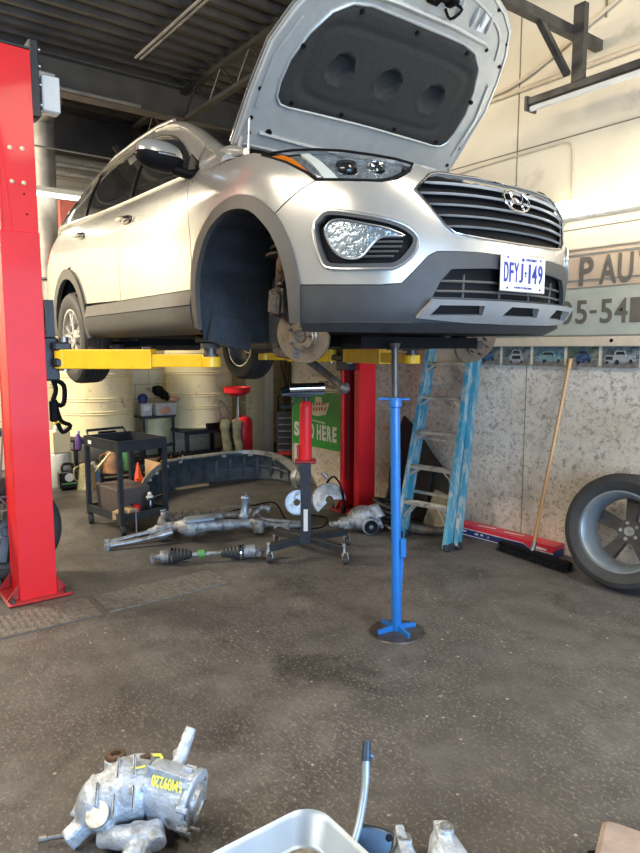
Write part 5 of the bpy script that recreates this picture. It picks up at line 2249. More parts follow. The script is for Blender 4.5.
# board and black plastic behind the ladder, muffler pipe on the floor
t = thing('foam_board', (-3.60, 3.985, 0), 'stained yellowish board leaning behind the foot of the ladder', 'board')
b = MB()
b.box((0, .0, .15), (.30, .035, .30), rotm(-.22, .22, .10))
b.build('board', 'wood_rough', t, smooth=False)
t = thing('splash_liner', (-3.98, 4.02, 0), 'black plastic splash liner leaning on the wall behind the ladder', 'car part')
b = MB()
b.prism([(-.40, 0), (-.42, .55), (-.30, .90), (-.16, .82), (.10, .60), (.30, .44), (.33, .30), (.28, .16), (.12, .12), (.10, 0)], (0, .06, .0), (1, .0, 0), (0, .12, .99), .02)
for x in (-.3, -.1, .1):
    b.bar((x, .03, .05), (x + .02, .09, .5), .03, .03)
b.build('liner', 'fender_black', t, smooth=False, bevel=.006)
t = thing('exhaust_pipe', (-3.74, 3.72, 0), 'dull grey bent exhaust pipe lying on the floor behind the blue stand', 'exhaust pipe')
b = MB()
b.tube([(-.36, .12, .10), (-.20, .05, .12), (-.02, .0, .055), (.14, .04, .05), (.28, .16, .05)], [.05, .05, .046, .04, .034], 14, smooth=4)
b.build('pipe', 'cast_dark', t)
b = MB()
b.lathe([(.0, 0), (.07, 0), (.075, .01), (.07, .02), (.0, .02)], (-.37, .13, .10), (-1, .4, 0), 20)
b.sph((.00, -.06, .035), (.03, .03, .03))
b.tube([(.0, -.06, .035), (-.12, -.10, .03), (-.2, -.06, .03)], .014, 8)
b.build('flange', 'alu', t)
t = thing('black_hose_coil', (-4.08, 3.74, 0), 'heap of black hoses and brackets right of the far red post', 'hoses')
b = MB()
random.seed(5)
for k in range(4):
    r = .10 + .02 * k
    b.tube([(r * math.cos(a * PI / 6) + .03 * k, r * .8 * math.sin(a * PI / 6) + .02, .05 + .05 * k + .02 * math.sin(a)) for a in range(12)] + [(r + .03 * k, .02, .05 + .05 * k)], .022, 8)
b.tube([(-.05, .1, .2), (0, .12, .38), (.05, .16, .55), (-.02, .2, .62)], .02, 8, smooth=3)
b.build('hoses', 'fender_black', t)
for k, (z, col) in enumerate(((.80, 'wood'), (.47, 'wood'))):
    b = MB()
    b.cyl((-4.32, 3.96, z), (-4.16, 3.985, z + .01), .011, seg=8)
    o = b.build('wooden_dowel', col)
    tag(o, ['upper short wooden dowel stuck out beside the far red post', 'lower short wooden dowel stuck out beside the far red post'][k], 'dowel', 'dowels by the red post')

# transmission jack
t = thing('transmission_jack', (-3.80, 2.73, 0), 'red and black transmission jack with a chrome saddle bar, on four casters', 'jack', rz=RZ)
b = MB()
b.bar((0, -.035, .09), (0, -.02, .70), .075, .075)
b.build('lower_column', 'black_steel', t, smooth=False)
b = MB()
b.box((.0, -.072, .27), (.03, .004, .16))
b.build('sticker', 'white_paint', t, smooth=False)
b = MB()
b.cyl((0, -.02, .70), (0, -.02, 1.08), .044, seg=24)
b.lathe([(.044, 1.08), (.040, 1.11), (.03, 1.125), (.0, 1.127)], (0, -.02, 0), (0, 0, 1), 24)
b.build('cylinder', 'red_paint', t)
b = MB()
b.cbox((0, -.02, .695), (.15, .11, .022), .006)
for sx in (-1, 1):
    b.cyl((sx * .055, -.04, .675), (sx * .055, -.04, .715), .010, seg=6)
b.build('collar', 'red_dark', t)
b = MB()
b.cbox((-.050, -.02, .755), (.026, .05, .11), .008)
b.build('pump', 'red_dark', t)
b = MB()
b.cyl((0, -.02, 1.12), (0, -.02, 1.17), .022, seg=14)
b.cbox((-.03, -.02, 1.165), (.16, .12, .022), .005)
b.bar((-.17, -.02, 1.175), (.14, .0, 1.185), .10, .018)
b.tube([(-.05, -.06, 1.16), (-.09, -.08, 1.10), (-.13, -.08, 1.085), (-.16, -.07, 1.09)], .007, 8)
b.cyl((-.17, -.07, 1.09), (-.12, -.07, 1.085), .013, seg=8)
b.build('saddle', 'black_steel', t)
b = MB()
b.cyl((-.11, -.04, 1.215), (.135, -.02, 1.222), .036, seg=22)
b.build('saddle_bar', 'chrome', t)
b = MB()
b.cyl((-.17, -.045, 1.20), (-.12, -.04, 1.215), .022, seg=14)
b.build('bar_end', 'black', t)
for (x, y) in ((-.26, -.20), (.27, -.23), (.30, .22), (-.24, .24)):
    b = MB()
    b.bar((x * .08, y * .08 - .01, .12), (x, y, .105), .055, .05)
    b.build('leg', 'black_steel', t, smooth=False, bevel=.004)
    b = MB()
    b.cyl((x, y, .125), (x, y, .145), .014, seg=6)
    b.cyl((x, y, .08), (x, y, .12), .012, seg=8)
    b.bar((x - .012, y, .08), (x - .012 + .01, y - .015, .03), .004, .03)
    b.bar((x + .016, y, .08), (x + .016 + .01, y - .015, .03), .004, .03)
    cf = b.build('caster', 'alu', t)
    b = MB()
    b.cyl((x - .008, y - .012, .032), (x + .022, y - .006, .032), .032, seg=20)
    b.build('caster_wheel', 'rubber', cf)

# car bumper cover lying on the floor, open side to the camera
t = thing('bumper_cover', (-6.06, 3.2, 0), 'old bumper cover lying on the floor behind the jack, its hollow ribbed inside showing', 'bumper')
BC = crom([(.34, -.92, 0), (.08, -.84, 0), (-.16, -.62, 0), (-.30, -.38, 0), (-.37, -.05, 0), (-.38, .28, 0), (-.30, .58, 0), (-.10, .80, 0), (.16, .86, 0), (.34, .86, 0)], 5)
def bc(u, v):
    k = u * (len(BC) - 1)
    i = min(int(k), len(BC) - 2)
    p = Vector(BC[i]).lerp(Vector(BC[i + 1]), k - i)
    e = min(1, u / .42, (1 - u) / .34)
    h = .07 + .25 * math.sin(e * PI / 2)
    n = Vector((-1, 0, 0)).lerp(Vector((p.x, p.y, 0)).normalized(), .5)
    bul = .05 * math.sin(v * PI)
    return (p.x + n.x * bul, p.y + n.y * bul, .004 + h * v)
b = MB()
b.grid(bc, 54, 10)
b.build('inner_face', 'bumper_under', t, solid=.006)
b = MB()
for i in range(54):
    pass
vs, fs = [], []
for i in range(55):
    p = Vector(bc(i / 54, 1))
    o_ = Vector((p.x + .5, p.y, 0)).normalized()
    e = min(1, i / 12, (54 - i) / 9)
    w_ = .03 + .07 * e
    for (a_, z_) in ((-.03, -.012), (-.03, .0), (w_ * .5, .028), (w_, .012), (w_, .0), (w_ * .5, .010)):
        vs.append(tuple(p - o_ * -a_ * .0 + o_ * (a_ - .03) + Vector((0, 0, z_))))
for i in range(54):
    for j in range(6):
        fs.append((i * 6 + j, i * 6 + (j + 1) % 6, (i + 1) * 6 + (j + 1) % 6, (i + 1) * 6 + j))
fs += [(5, 4, 3, 2, 1, 0), tuple(54 * 6 + j for j in range(6))]
b.add(vs, fs)
b.build('folded_edge', 'bumper_edge', t)
for i in range(5, 50, 3):
    b = MB()
    p, q = Vector(bc(i / 54, .12)), Vector(bc(i / 54, .82))
    o_ = Vector((p.x + .5, p.y, 0)).normalized()
    b.bar(p - o_ * .012, q - o_ * .012, .008, .03, tuple(o_))
    b.build('rib', 'bumper_under', t, smooth=False)
for i in (6, 9, 12, 16, 20, 25, 31, 37, 43):
    b = MB()
    p = Vector(bc(i / 54, .93))
    o_ = Vector((p.x + .5, p.y, 0)).normalized()
    b.cbox(p - o_ * .04, (.05, .05, .035), .005)
    b.build('bracket', 'alu', t)
b = MB()
b.tube([Vector(bc(i / 54, .52)) - Vector((Vector(bc(i / 54, .5)).x + .5, Vector(bc(i / 54, .5)).y, 0)).normalized() * .03 for i in range(7, 48)], .016, 8)
b.build('inner_beam', 'bumper_under', t)

# rear subframe with arms
t = thing('suspension_subframe', (-4.58, 2.36, 0), 'dirty grey suspension subframe with forked arms lying on the floor', 'car part', rz=RZ + .20)
b = MB()
b.tube([(-.48, .00, .07), (-.30, .02, .10), (-.12, -.02, .11), (.10, .0, .10), (.28, .04, .09), (.46, .08, .07)], [.035, .045, .06, .045, .04, .035], 12, smooth=4)
b.tube([(-.40, .30, .09), (-.15, .34, .08), (.15, .36, .08), (.42, .34, .10)], [.03, .035, .035, .03], 12, smooth=4)
for sx in (-1, 1):
    b.tube([(sx * .34, .0, .09), (sx * .38, .16, .10), (sx * .36, .34, .09)], [.045, .04, .045], 12, smooth=4)
    b.cyl((sx * .36, .34, .03), (sx * .36, .34, .15), .045, seg=16)
    b.cyl((sx * .38, .0, .02), (sx * .38, .0, .13), .048, seg=16)
b.tube([(-.12, .0, .10), (-.10, .2, .09), (-.14, .34, .08)], [.05, .035, .03], 10, smooth=3)
b.sph((-.16, -.03, .10), (.10, .07, .07))
voxel(b, 'frame', 'cast', t, .009, 2)
b = MB()
b.tube([(-.40, .03, .08), (-.58, -.02, .06), (-.78, -.10, .03)], [.022, .016, .020], 10, smooth=3)
b.tube([(-.30, -.05, .08), (-.52, -.12, .05), (-.76, -.16, .03)], [.026, .018, .018], 10, smooth=3)
b.cyl((-.78, -.10, .0), (-.78, -.10, .06), .022, seg=12)
b.cyl((-.77, -.17, .0), (-.77, -.17, .045), .020, seg=12)
b.build('control_arm', 'worn_alu', t)
b = MB()
b.tube([(.40, .04, .09), (.58, -.01, .07), (.74, .02, .06)], [.028, .020, .022], 10, smooth=3)
b.tube([(.34, .14, .10), (.56, .10, .08), (.80, .09, .05)], [.026, .018, .02], 10, smooth=3)
b.cyl((.75, .02, .03), (.75, .02, .09), .026, seg=12)
b.cyl((.60, -.03, .02), (.60, -.03, .10), .030, seg=12)
b.build('control_arm', 'cast', t)
b = MB()
b.cbox((-.09, -.02, .165), (.24, .12, .035), .012, rotm(0, -.05, .1))
b.build('heat_shield_plate', 'pan_metal', t)
b = MB()
b.lathe([(.045, 0), (.05, .02), (.034, .04), (.026, .12), (.034, .16), (.040, .17), (.034, .185), (0, .185)], (.27, .10, .12), (.1, 0, 1), 20)
b.cyl((.288, .10, .30), (.292, .10, .33), .008, seg=8)
b.build('mount', 'pan_metal', t)
b = MB()
b.tube([(.36, .20, .12), (.43, .24, .17), (.50, .22, .15)], [.03, .022, .03], 10, smooth=3)
b.build('knuckle', 'cast', t)
b = MB()
random.seed(9)
for i in range(60):
    x, y = random.gauss(-.16, .10), random.gauss(.16, .05)
    b.tube([(x, y, .12), (x + random.uniform(-.03, .03), y + random.uniform(-.02, .02), .16 + random.random() * .05)], .0016, 4)
b.build('wire_strand', 'steel', t)

# drive shaft
t = thing('drive_shaft', (-4.06, 2.10, 0), 'drive shaft with two black rubber boots lying in front of the subframe', 'drive shaft', rz=RZ + .16)
b = MB()
b.cyl((-.12, 0, .055), (.14, 0, .06), .014, seg=14)
b.cyl((-.30, 0, .05), (-.36, 0, .05), .048, .042, 20)
b.cyl((-.36, 0, .05), (-.43, .0, .048), .020, seg=14)
b.cyl((.14, 0, .06), (.30, 0, .06), .018, seg=14)
b.cyl((.22, 0, .06), (.30, 0, .06), .045, seg=20)
b.cyl((-.32, 0, .05), (-.10, 0, .055), .016, seg=14)
b.cyl((.30, 0, .06), (.42, .01, .06), .018, seg=12)
b.cyl((.39, .01, .06), (.43, .01, .06), .023, seg=12)
b.cyl((-.41, -.03, .03), (-.41, .05, .05), .016, seg=10)
b.build('shaft', 'cast', t)
for x0, s_ in ((-.30, 1), (.22, -1)):
    b = MB()
    pr_ = []
    for i in range(12):
        r = .056 - .0026 * i + (.006 if i % 2 else 0)
        pr_.append((r, i * .013))
    b.lathe([(0, 0)] + pr_ + [(.018, .16), (0, .16)], (x0, 0, .056), (s_, 0, 0), 26)
    b.build('rubber_boot', 'rubber', t)
    b = MB()
    b.lathe([(.054, 0), (.058, 0), (.058, .014), (.054, .014)], (x0 + s_ * .012, 0, .056), (s_, 0, 0), 26, closed=True)
    b.build('clamp', 'chrome', t)
b = MB()
b.cbox((.33, .0, .045), (.05, .09, .05), .012)
b.tube([(.36, -.02, .03), (.42, -.06, .03)], .014, 8)
b.build('knuckle', 'cast', t)
b = MB()
b.lathe([(.026, 0), (.028, .002), (.028, .045), (.026, .047)], (-.10, 0, .057), (1, 0, 0), 18)
o = b.build('sticker', 'green_plastic', t)
o['label'] = 'green sticker'

# junk around the foot of the far post
t = thing('differential', (-4.00, 3.46, 0), 'cast metal gear housing at the foot of the far red post', 'car part', rz=RZ)
b = MB()
b.sph((0, 0, .11), (.14, .11, .105))
b.tube([(.02, 0, .16), (.10, .0, .20), (.13, -.03, .12)], [.05, .04, .05], 12)
b.cyl((-.02, -.06, .10), (-.20, -.03, .07), .06, .05, 16)
b.cyl((.03, -.02, .08), (.05, -.13, .07), .075, .07, 20)
b.cyl((-.20, -.04, .07), (-.28, -.02, .06), .03, seg=12)
for k in range(5):
    a = k * 1.25
    b.box((.08 * math.cos(a), -.02, .10 + .08 * math.sin(a)), (.03, .12, .03))
b.tube([(.05, 0, .17), (.11, -.02, .12), (.15, -.03, .03)], .022, 8)
voxel(b, 'housing', 'cast', t, .006, 2)
b = MB()
b.lathe([(.05, 0), (.055, 0), (.055, .01), (.02, .006), (.02, 0)], (.052, -.135, .07), (.2, -1, 0), 20, closed=True)
b.build('flange', 'black', t)
t = thing('brake_shield', (-4.64, 3.31, 0), 'upright pale metal brake shield behind the transmission jack', 'car part', rz=RZ)
b = MB()
b.lathe([(.03, 0), (.10, .004), (.105, .02), (.11, .02), (.104, -.004), (.03, -.006)], (-.06, 0, .14), (.25, -1, .15), 28, closed=True, a0=.0)
b.build('shield', 'worn_alu', t)
b = MB()
b.tube([(-.08, .06, .27), (-.10, .05, .36), (-.06, .03, .44)], [.05, .06, .03], 12, smooth=3, flat=.35)
b.build('bracket', 'worn_alu', t)
t = thing('brake_drum_cover', (-4.48, 3.47, 0), 'rounded silver brake backing plate leaning left of the far red post', 'car part', rz=RZ)
b = MB()
b.lathe([(.035, .03), (.05, .03), (.09, .015), (.14, .0), (.15, -.02), (.155, -.02), (.145, .01), (.092, .022), (.05, .037), (.035, .037)], (0, 0, .17), (.15, -1, .35), 30, closed=True, a0=0, a1=PI * 1.25)
b.build('plate', 'worn_alu', t)
b = MB()
b.tube([(-.02, .03, .32), (.04, .0, .38), (.10, .02, .30), (.13, .0, .16), (.12, -.03, .05)], [.010, .008, .008, .012, .02], 8, smooth=4)
b.build('brake_hose', 'black', t)
b = MB()
b.cyl((-.06, .04, .41), (-.01, .02, .36), .018, seg=10)
b.build('fitting', 'alu', t)
t = thing('tangled_cable', (-4.34, 3.02, 0), 'thin black cable looping over the floor beside the jack', 'cable')
b = MB()
b.tube([(-.75, -.3, .03), (-.55, -.05, .12), (-.40, .05, .15), (-.25, .05, .05), (-.05, .0, .02), (.1, .18, .02), (-.12, .4, .02), (-.3, .3, .03)], .007, 8, smooth=6)
b.build('cable', 'black', t)
t = thing('sway_bar', (-4.98, 3.02, 0), 'thin bent metal rod lying between the subframe and the bumper cover', 'rod', rz=RZ)
b = MB()
b.tube([(-.42, -.10, .04), (-.30, .02, .06), (-.16, .02, .08), (.05, .20, .05), (.10, .30, .03)], .009, 8, smooth=5)
b.tube([(-.16, .02, .08), (-.06, -.14, .04), (.02, -.26, .03)], .008, 8, smooth=3)
b.build('rod', 'steel', t)
# ------------------------------------------------------------------ black trolley and its load
t = thing('tool_trolley', (-5.03, 1.80, 0), 'black two-tray steel trolley on casters, in front of the cream drums', 'trolley', rz=.15)
TW, TD = .56, .42     # runs back along -x and away along +y from the near corner
for (x, y) in ((-.012, .012), (-TW, .012), (-.012, TD), (-TW, TD)):
    b = MB()
    b.box((x, y, .435), (.035, .035, .65))
    b.build('corner_post', 'black_steel', t, smooth=False)
    b = MB()
    b.lathe([(.012, -.016), (.045, -.018), (.050, -.012), (.050, .012), (.045, .018), (.012, .016)], (x, y + .01, .050), (.3, 1, 0), 24, closed=True)
    b.cyl((x, y, .09), (x, y, .12), .018, seg=10)
    b.box((x, y, .10), (.05, .05, .006))
    b.build('caster', 'rubber', t)
for z, h, nm in ((.115, .06, 'bottom_tray'), (.680, .085, 'top_tray')):
    b = MB()
    cx, cy = -TW / 2, TD / 2
    b.box((cx, cy, z + .004), (TW, TD, .008))
    for (x, y, sx_, sy_) in ((0, cy, .006, TD), (-TW, cy, .006, TD), (cx, 0, TW, .006), (cx, TD, TW, .006)):
        b.box((x, y, z + h / 2), (sx_ + .004, sy_ + .004, h))
        b.box((x, y, z + h), (sx_ + .014, sy_ + .014, .006))
    b.build(nm, 'black_steel', t, smooth=False)
b = MB()
b.tube([(-TW - .0, .03, .745), (-TW - .05, .04, .80), (-TW - .05, TD - .04, .80), (-TW, TD - .03, .745)], .012, 10)
b.build('push_handle', 'black_steel', t)
b = MB()
b.box((-TW + .09, -.006, .72), (.055, .003, .03))
o = b.build('sticker', 'white_paint', t, smooth=False)
CT, ST = math.cos(.15), math.sin(.15)


def tl(x, y, z):
    return (-5.03 + CT * x - ST * y, 1.80 + ST * x + CT * y, z)


b = MB()
b.tube([(-.10, -.18, 0), (-.07, -.05, .005), (0, 0, .01), (.1, .02, .006), (.12, .1, 0)], .010, 8, smooth=4)
o = b.build('socket_chain', 'chrome')
o.location = tl(-.20, .22, .700)
tag(o, 'string of small chrome sockets in the top tray of the black trolley', 'tools')
t = thing('brown_crate', tl(-.36, .20, .125), 'dull brown bin filling the lower tray of the black trolley', 'bin', rz=.15)
mat('brown_plastic', (.085, .065, .06), .6)
b = MB()
b.box((0, .02, .11), (.36, .28, .22), None, 1.08)
b.build('bin', 'brown_plastic', t, smooth=False, bevel=.008)
t = thing('spray_can', tl(-.06, .30, .125), 'black can with a white cap at the right end of the lower tray', 'can')
b = MB()
b.lathe([(0, 0), (.032, 0), (.033, .005), (.033, .12), (.026, .135), (.018, .14), (0, .14)], (0, 0, 0), (0, 0, 1), 22)
b.build('can', 'black_gloss', t)
b = MB()
b.cyl((0, 0, .14), (0, 0, .152), .030, seg=18)
b.sph((0, 0, .17), (.018, .018, .018))
b.build('cap', 'white_paint', t)
b = MB()
b.cyl((0, 0, 0), (0, 0, .09), .03, seg=20)
o = b.build('red_can', 'red_paint')
o.location = tl(-.10, .20, .125)
tag(o, 'small red can between the black spray can and the tan carton', 'can')
for k, (x, y, w) in enumerate(((-.10, .06, .13), (-.08, .035, .10))):
    b = MB()
    b.cbox((0, 0, .035), (w if k == 0 else .09, .08, .07), .003, rotm(0, 0, .5 * k))
    o = b.build('small_carton', 'cardboard')
    o.location = tl(x - .02 + .02 * k, y + .09 * (1 - k), .125 + .0)
    o.rotation_euler = (0, 0, .15)
    tag(o, ['small tan carton behind, in the lower tray of the trolley', 'small tan carton at the front edge of the lower tray'][k], 'carton', 'cartons in the lower tray')
b = MB()
b.lathe([(0, 0), (.03, 0), (.045, .03), (.048, .03), (.033, -.002)], (0, 0, 0), (0, 0, 1), 20)
o = b.build('white_cup', 'white_paint')
o.location = tl(-.03, .38, .13)
tag(o, 'shallow white cup at the far right corner of the lower tray', 'cup')
b = MB()
b.cyl((0, 0, 0), (0, 0, .24), .006, seg=8)
b.cbox((0, 0, .245), (.09, .02, .02), .004)
o = b.build('t_handle_tool', 'steel')
o.location = (-4.86, 1.86, .0)
tag(o, 'slim T-handled steel tool standing in front of the black trolley', 'tool')

# ------------------------------------------------------------------ drums on steel stands
def big_drum(y, label, label2):
    t = thing('oil_drum', (-8.22, y, .44), label, 'drum', group='large cream drums')
    b = MB()
    pr_ = [(0, 0), (.44, 0), (.455, .012), (.455, .03), (.448, .04)]
    for z in (.27, .30, .43, .46, .72, .75, 1.0):
        pr_ += [(.448, z - .012), (.458, z), (.448, z + .012)]
    pr_ += [(.448, 1.09), (.455, 1.10), (.44, 1.12), (0, 1.12)]
    b.lathe(pr_, (0, 0, 0), (0, 0, 1), 56)
    b.build('drum', 'cream_drum', t, angle=25)
    b = MB()
    b.cbox((.43, -.03, .035), (.12, .20, .08), .006)
    b.build('tap_box', 'black', t)
    s_ = thing('drum_stand', (-8.22, y, 0), label2, 'stand', group='drum stands')
    b = MB()
    b.cbox((.0, 0, .425), (.90, .96, .03), .006)
    b.build('top', 'black_steel', s_)
    for sx in (-1, 1):
        for sy in (-1, 1):
            b = MB()
            b.box((sx * .42, sy * .40, .205), (.045, .045, .41))
            b.build('leg', 'black_steel', s_, smooth=False)
    b = MB()
    b.box((.42, 0, .10), (.03, .8, .03))
    b.bar((.43, -.38, .06), (.43, .38, .20), .02, .02)
    b.box((.42, 0, .395), (.03, .8, .04))
    b.build('cross_rail', 'black_steel', s_, smooth=False)


big_drum(2.68, 'large cream drum on a stand behind the yellow arm, left one', 'black steel stand carrying the left cream drum')
big_drum(4.10, 'large cream drum on a stand, right one beside the red oil drainer', 'black steel stand carrying the right cream drum')
t = thing('parts_shelf', (-8.16, 3.38, 0), 'dark stand between the two cream drums, carrying tubs and an old drum', 'stand')
b = MB()
b.box((0, 0, .25), (.5, .42, .03))
for sy in (-1, 1):
    for sx in (-1, 1):
        b.box((sx * .22, sy * .20, .31), (.025, .025, .61))
b.build('frame', 'black_steel', t, smooth=False)
b = MB()
b.box((0, 0, .625), (.5, .46, .02))
b.build('upper_shelf', 'black_steel', t, smooth=False)
t = thing('old_drum', (-8.08, 3.40, .27), 'stained pale green steel drum cut short, below the plastic tubs', 'drum')
b = MB()
b.lathe([(0, 0), (.185, 0), (.19, .01), (.19, .10), (.194, .115), (.19, .13), (.19, .32), (.195, .335), (.18, .34), (0, .335)], (0, 0, 0), (0, 0, 1), 36)
b.build('drum', 'old_drum', t)
t = thing('grey_tub', (-8.10, 3.26, .635), 'small grey tub with a white label, left on the shelf between the drums', 'tub')
b = MB()
b.box((0, 0, .08), (.15, .14, .16), None, 1.1)
b.build('tub', 'clear_plastic', t, smooth=False, bevel=.006)
b = MB()
b.box((.082, 0, .10), (.004, .09, .06), rotm(0, .08, 0))
b.build('label', 'white_paint', t, smooth=False)
t = thing('clear_tub', (-8.06, 3.50, .635), 'translucent plastic tub with something pinkish inside, beside the grey tub', 'tub')
mat('pinkish', (.50, .25, .16), .5)
b = MB()
b.box((0, 0, .08), (.20, .27, .16), None, 1.1)
b.build('tub', 'clear_plastic', t, smooth=False, bevel=.008)
b = MB()
b.sph((.095, -.02, .07), (.02, .09, .06))
b.build('contents', 'pinkish', t)
b = MB()
b.sph((0, 0, .0), (.055, .065, .06))
b.cyl((0, 0, -.06), (0, 0, 0), .055, .06, 20)
o = b.build('navy_cap', 'navy')
o.location = (-8.10, 3.24, .86)
tag(o, 'dark blue rounded cap sitting on the grey tub', 'cap')
b = MB()
b.tube([(0, -.10, .09), (.01, -.04, .12), (.01, .04, .06), (.01, .10, .0)], [.04, .075, .06, .035], 12, smooth=4)
o = b.build('black_bag', 'black')
o.location = (-8.06, 3.47, .83)
tag(o, 'crumpled black bag lying on the translucent tub', 'bag')
b = MB()
b.sph((0, 0, 0), (.05, .075, .04))
o = b.build('pinkish_ball', 'pinkish')
o.location = (-7.97, 3.62, .84)
tag(o, 'small pinkish rounded thing on the rim of the translucent tub', 'ball')

# containers left of the drums
t = thing('white_container', (-7.30, 1.97, 0), 'tall translucent white container with a mottled upper box, beside the red post', 'container')
b = MB()
b.lathe([(0, 0), (.10, 0), (.115, .02), (.115, .36), (.10, .38), (0, .38)], (0, 0, 0), (0, 0, 1), 28)
b.build('lower_drum', 'clear_plastic', t)
b = MB()
b.cbox((0, 0, .50), (.17, .19, .24), .01)
b.build('upper_box', 'cream_drum', t)
for k, (y, z) in enumerate(((1.93, .62), (2.03, .60))):
    s_ = thing('spray_bottle', (-7.25, y, z), ['spray bottle with a yellow trigger, left of two on the white container', 'spray bottle with a yellow trigger, right of two on the white container'][k], 'bottle', group='yellow trigger bottles')
    b = MB()
    b.lathe([(0, 0), (.03, 0), (.032, .04), (.015, .06), (0, .06)], (0, 0, .0), (0, 0, 1), 14)
    b.build('bottle', 'white_paint', s_)
    b = MB()
    b.cbox((.0, .015, .085), (.035, .085, .035), .008, rotm(-.3, 0, 0))
    b.bar((0, .04, .08), (0, .055, .02), .015, .012)
    b.build('trigger', 'yellow_plastic', s_)
t = thing('purple_bottle', (-7.14, 2.12, .42), 'purple bottle with a white cap hung on the side of the white container', 'bottle')
b = MB()
b.lathe([(0, 0), (.032, 0), (.034, .01), (.034, .12), (.018, .16), (.014, .17)], (0, 0, 0), (0, 0, 1), 18)
b.build('bottle', 'purple', t)
b = MB()
b.cyl((0, 0, .165), (0, 0, .20), .022, seg=14)
b.build('cap', 'white_paint', t)
b = MB()
b.box((-.02, -.02, -.01), (.08, .08, .012))
b.build('holder', 'black', t)
t = thing('oil_jug', (-7.11, 1.99, 0), 'black oil jug with a white and green label at the foot of the white container', 'jug')
b = MB()
b.cbox((0, 0, .11), (.11, .20, .20), .02)
b.tube([(0, -.06, .20), (0, -.05, .27), (0, .04, .27), (0, .06, .19)], .016, 8, smooth=3)
b.cyl((0, .07, .20), (0, .07, .24), .022, seg=12)
b.build('jug', 'black_gloss', t)
b = MB()
b.prism([(.05 * math.cos(k * PI / 8), .045 * math.sin(k * PI / 8)) for k in range(16)], (.056, 0, .14), (0, 1, 0), (0, 0, 1), .002)
b.build('label', 'white_paint', t)
b = MB()
b.box((.057, 0, .075), (.002, .17, .014))
b.build('label_stripe', 'green_plastic', t, smooth=False)


def oil_can(name, loc, r, h, m, lean, label, cat='can'):
    t = thing(name, loc, label, cat)
    b = MB()
    b.lathe([(0, 0), (r, 0), (r * 1.02, .012), (r * .98, .02), (r * .70, h * .92), (r * .66, h), (r * .5, h * 1.02), (0, h * 1.02)], (0, 0, 0), (0, 0, 1), 28)
    b.build('body', m, t)
    b = MB()
    b.cyl((0, r * .55, h * .55), (.02, r * .55 + lean, h * 1.38), .022, .010, 14)
    b.build('spout', m, t)
    b = MB()
    b.tube([(0, -r * .62, h * .95), (0, -r * 1.25, h * .85), (0, -r * 1.2, h * .45), (0, -r * .85, h * .35)], .008, 8, smooth=4)
    b.build('handle', m, t)


oil_can('oil_can', (-7.02, 2.16, 0), .105, .27, 'bronze_can', .20, 'dull brass oil can with a long slanted spout on the floor')
oil_can('oil_can', (-7.20, 2.50, .115), .105, .23, 'red_can', .10, 'oil can of worn red and gold seen through the black trolley')
oil_can('green_jug', (-7.28, 2.68, .115), .075, .23, 'green_plastic', .02, 'green plastic jug next to the worn red and gold oil can', 'jug')
t = thing('low_bench', (-7.32, 2.66, 0), 'low dark bench behind the trolley carrying the oil cans', 'bench')
b = MB()
b.box((0, 0, .10), (.32, .62, .03))
for sx in (-1, 1):
    for sy in (-1, 1):
        b.box((sx * .13, sy * .28, .045), (.03, .03, .09))
b.build('bench', 'black_steel', t, smooth=False)
t = thing('blue_label_bottle', (-7.20, 2.29, 0), 'white bottle with a blue label standing between the two oil cans', 'bottle')
b = MB()
b.cbox((0, 0, .11), (.07, .12, .22), .015)
b.cyl((0, 0, .22), (0, 0, .26), .022, seg=12)
b.build('bottle', 'white_paint', t)
b = MB()
b.box((.036, 0, .10), (.003, .10, .11))
b.build('label', 'blue_label', t, smooth=False)
t = thing('orange_funnel', (-6.95, 2.70, 0), 'small orange cone standing behind the near post of the trolley', 'cone')
b = MB()
b.lathe([(0, .16), (.008, .16), (.035, .04), (.045, .0), (.0, .0)], (0, 0, .08), (0, 0, 1), 18)
b.cbox((0, 0, .04), (.10, .10, .08), .01)
b.build('cone', 'orange_plastic', t)
t = thing('cardboard_box', (-6.98, 3.10, 0), 'open cardboard box with black bits in it, behind the trolley', 'box', rz=.12)
b = MB()
W_, D_, H_ = .46, .34, .21
for (x, y, sx_, sy_) in ((0, -D_ / 2, W_, .006), (0, D_ / 2, W_, .006), (-W_ / 2, 0, .006, D_), (W_ / 2, 0, .006, D_)):
    b.box((y, x, H_ / 2 + .03), (sy_, sx_, H_))
b.box((0, 0, .035), (D_, W_, .006))
b.box((.19, 0, .25), (.05, W_, .005), rotm(0, .6, 0))
b.build('box', 'cardboard', t, smooth=False)
b = MB()
for k in range(6):
    b.tube([(-.1 + .03 * k, -.15 + .05 * k, .16), (.0, -.1 + .05 * k, .27 + .02 * (k % 3)), (.08, -.12 + .06 * k, .20)], .018, 8, smooth=3)
b.build('black_parts', 'black', t)
t = thing('flat_carton', (-6.70, 3.02, 0), 'flattened tan carton lying under the open cardboard box', 'carton')
b = MB()
b.cbox((.06, -.02, .014), (.52, .56, .026), .002)
b.build('carton', 'cardboard', t)

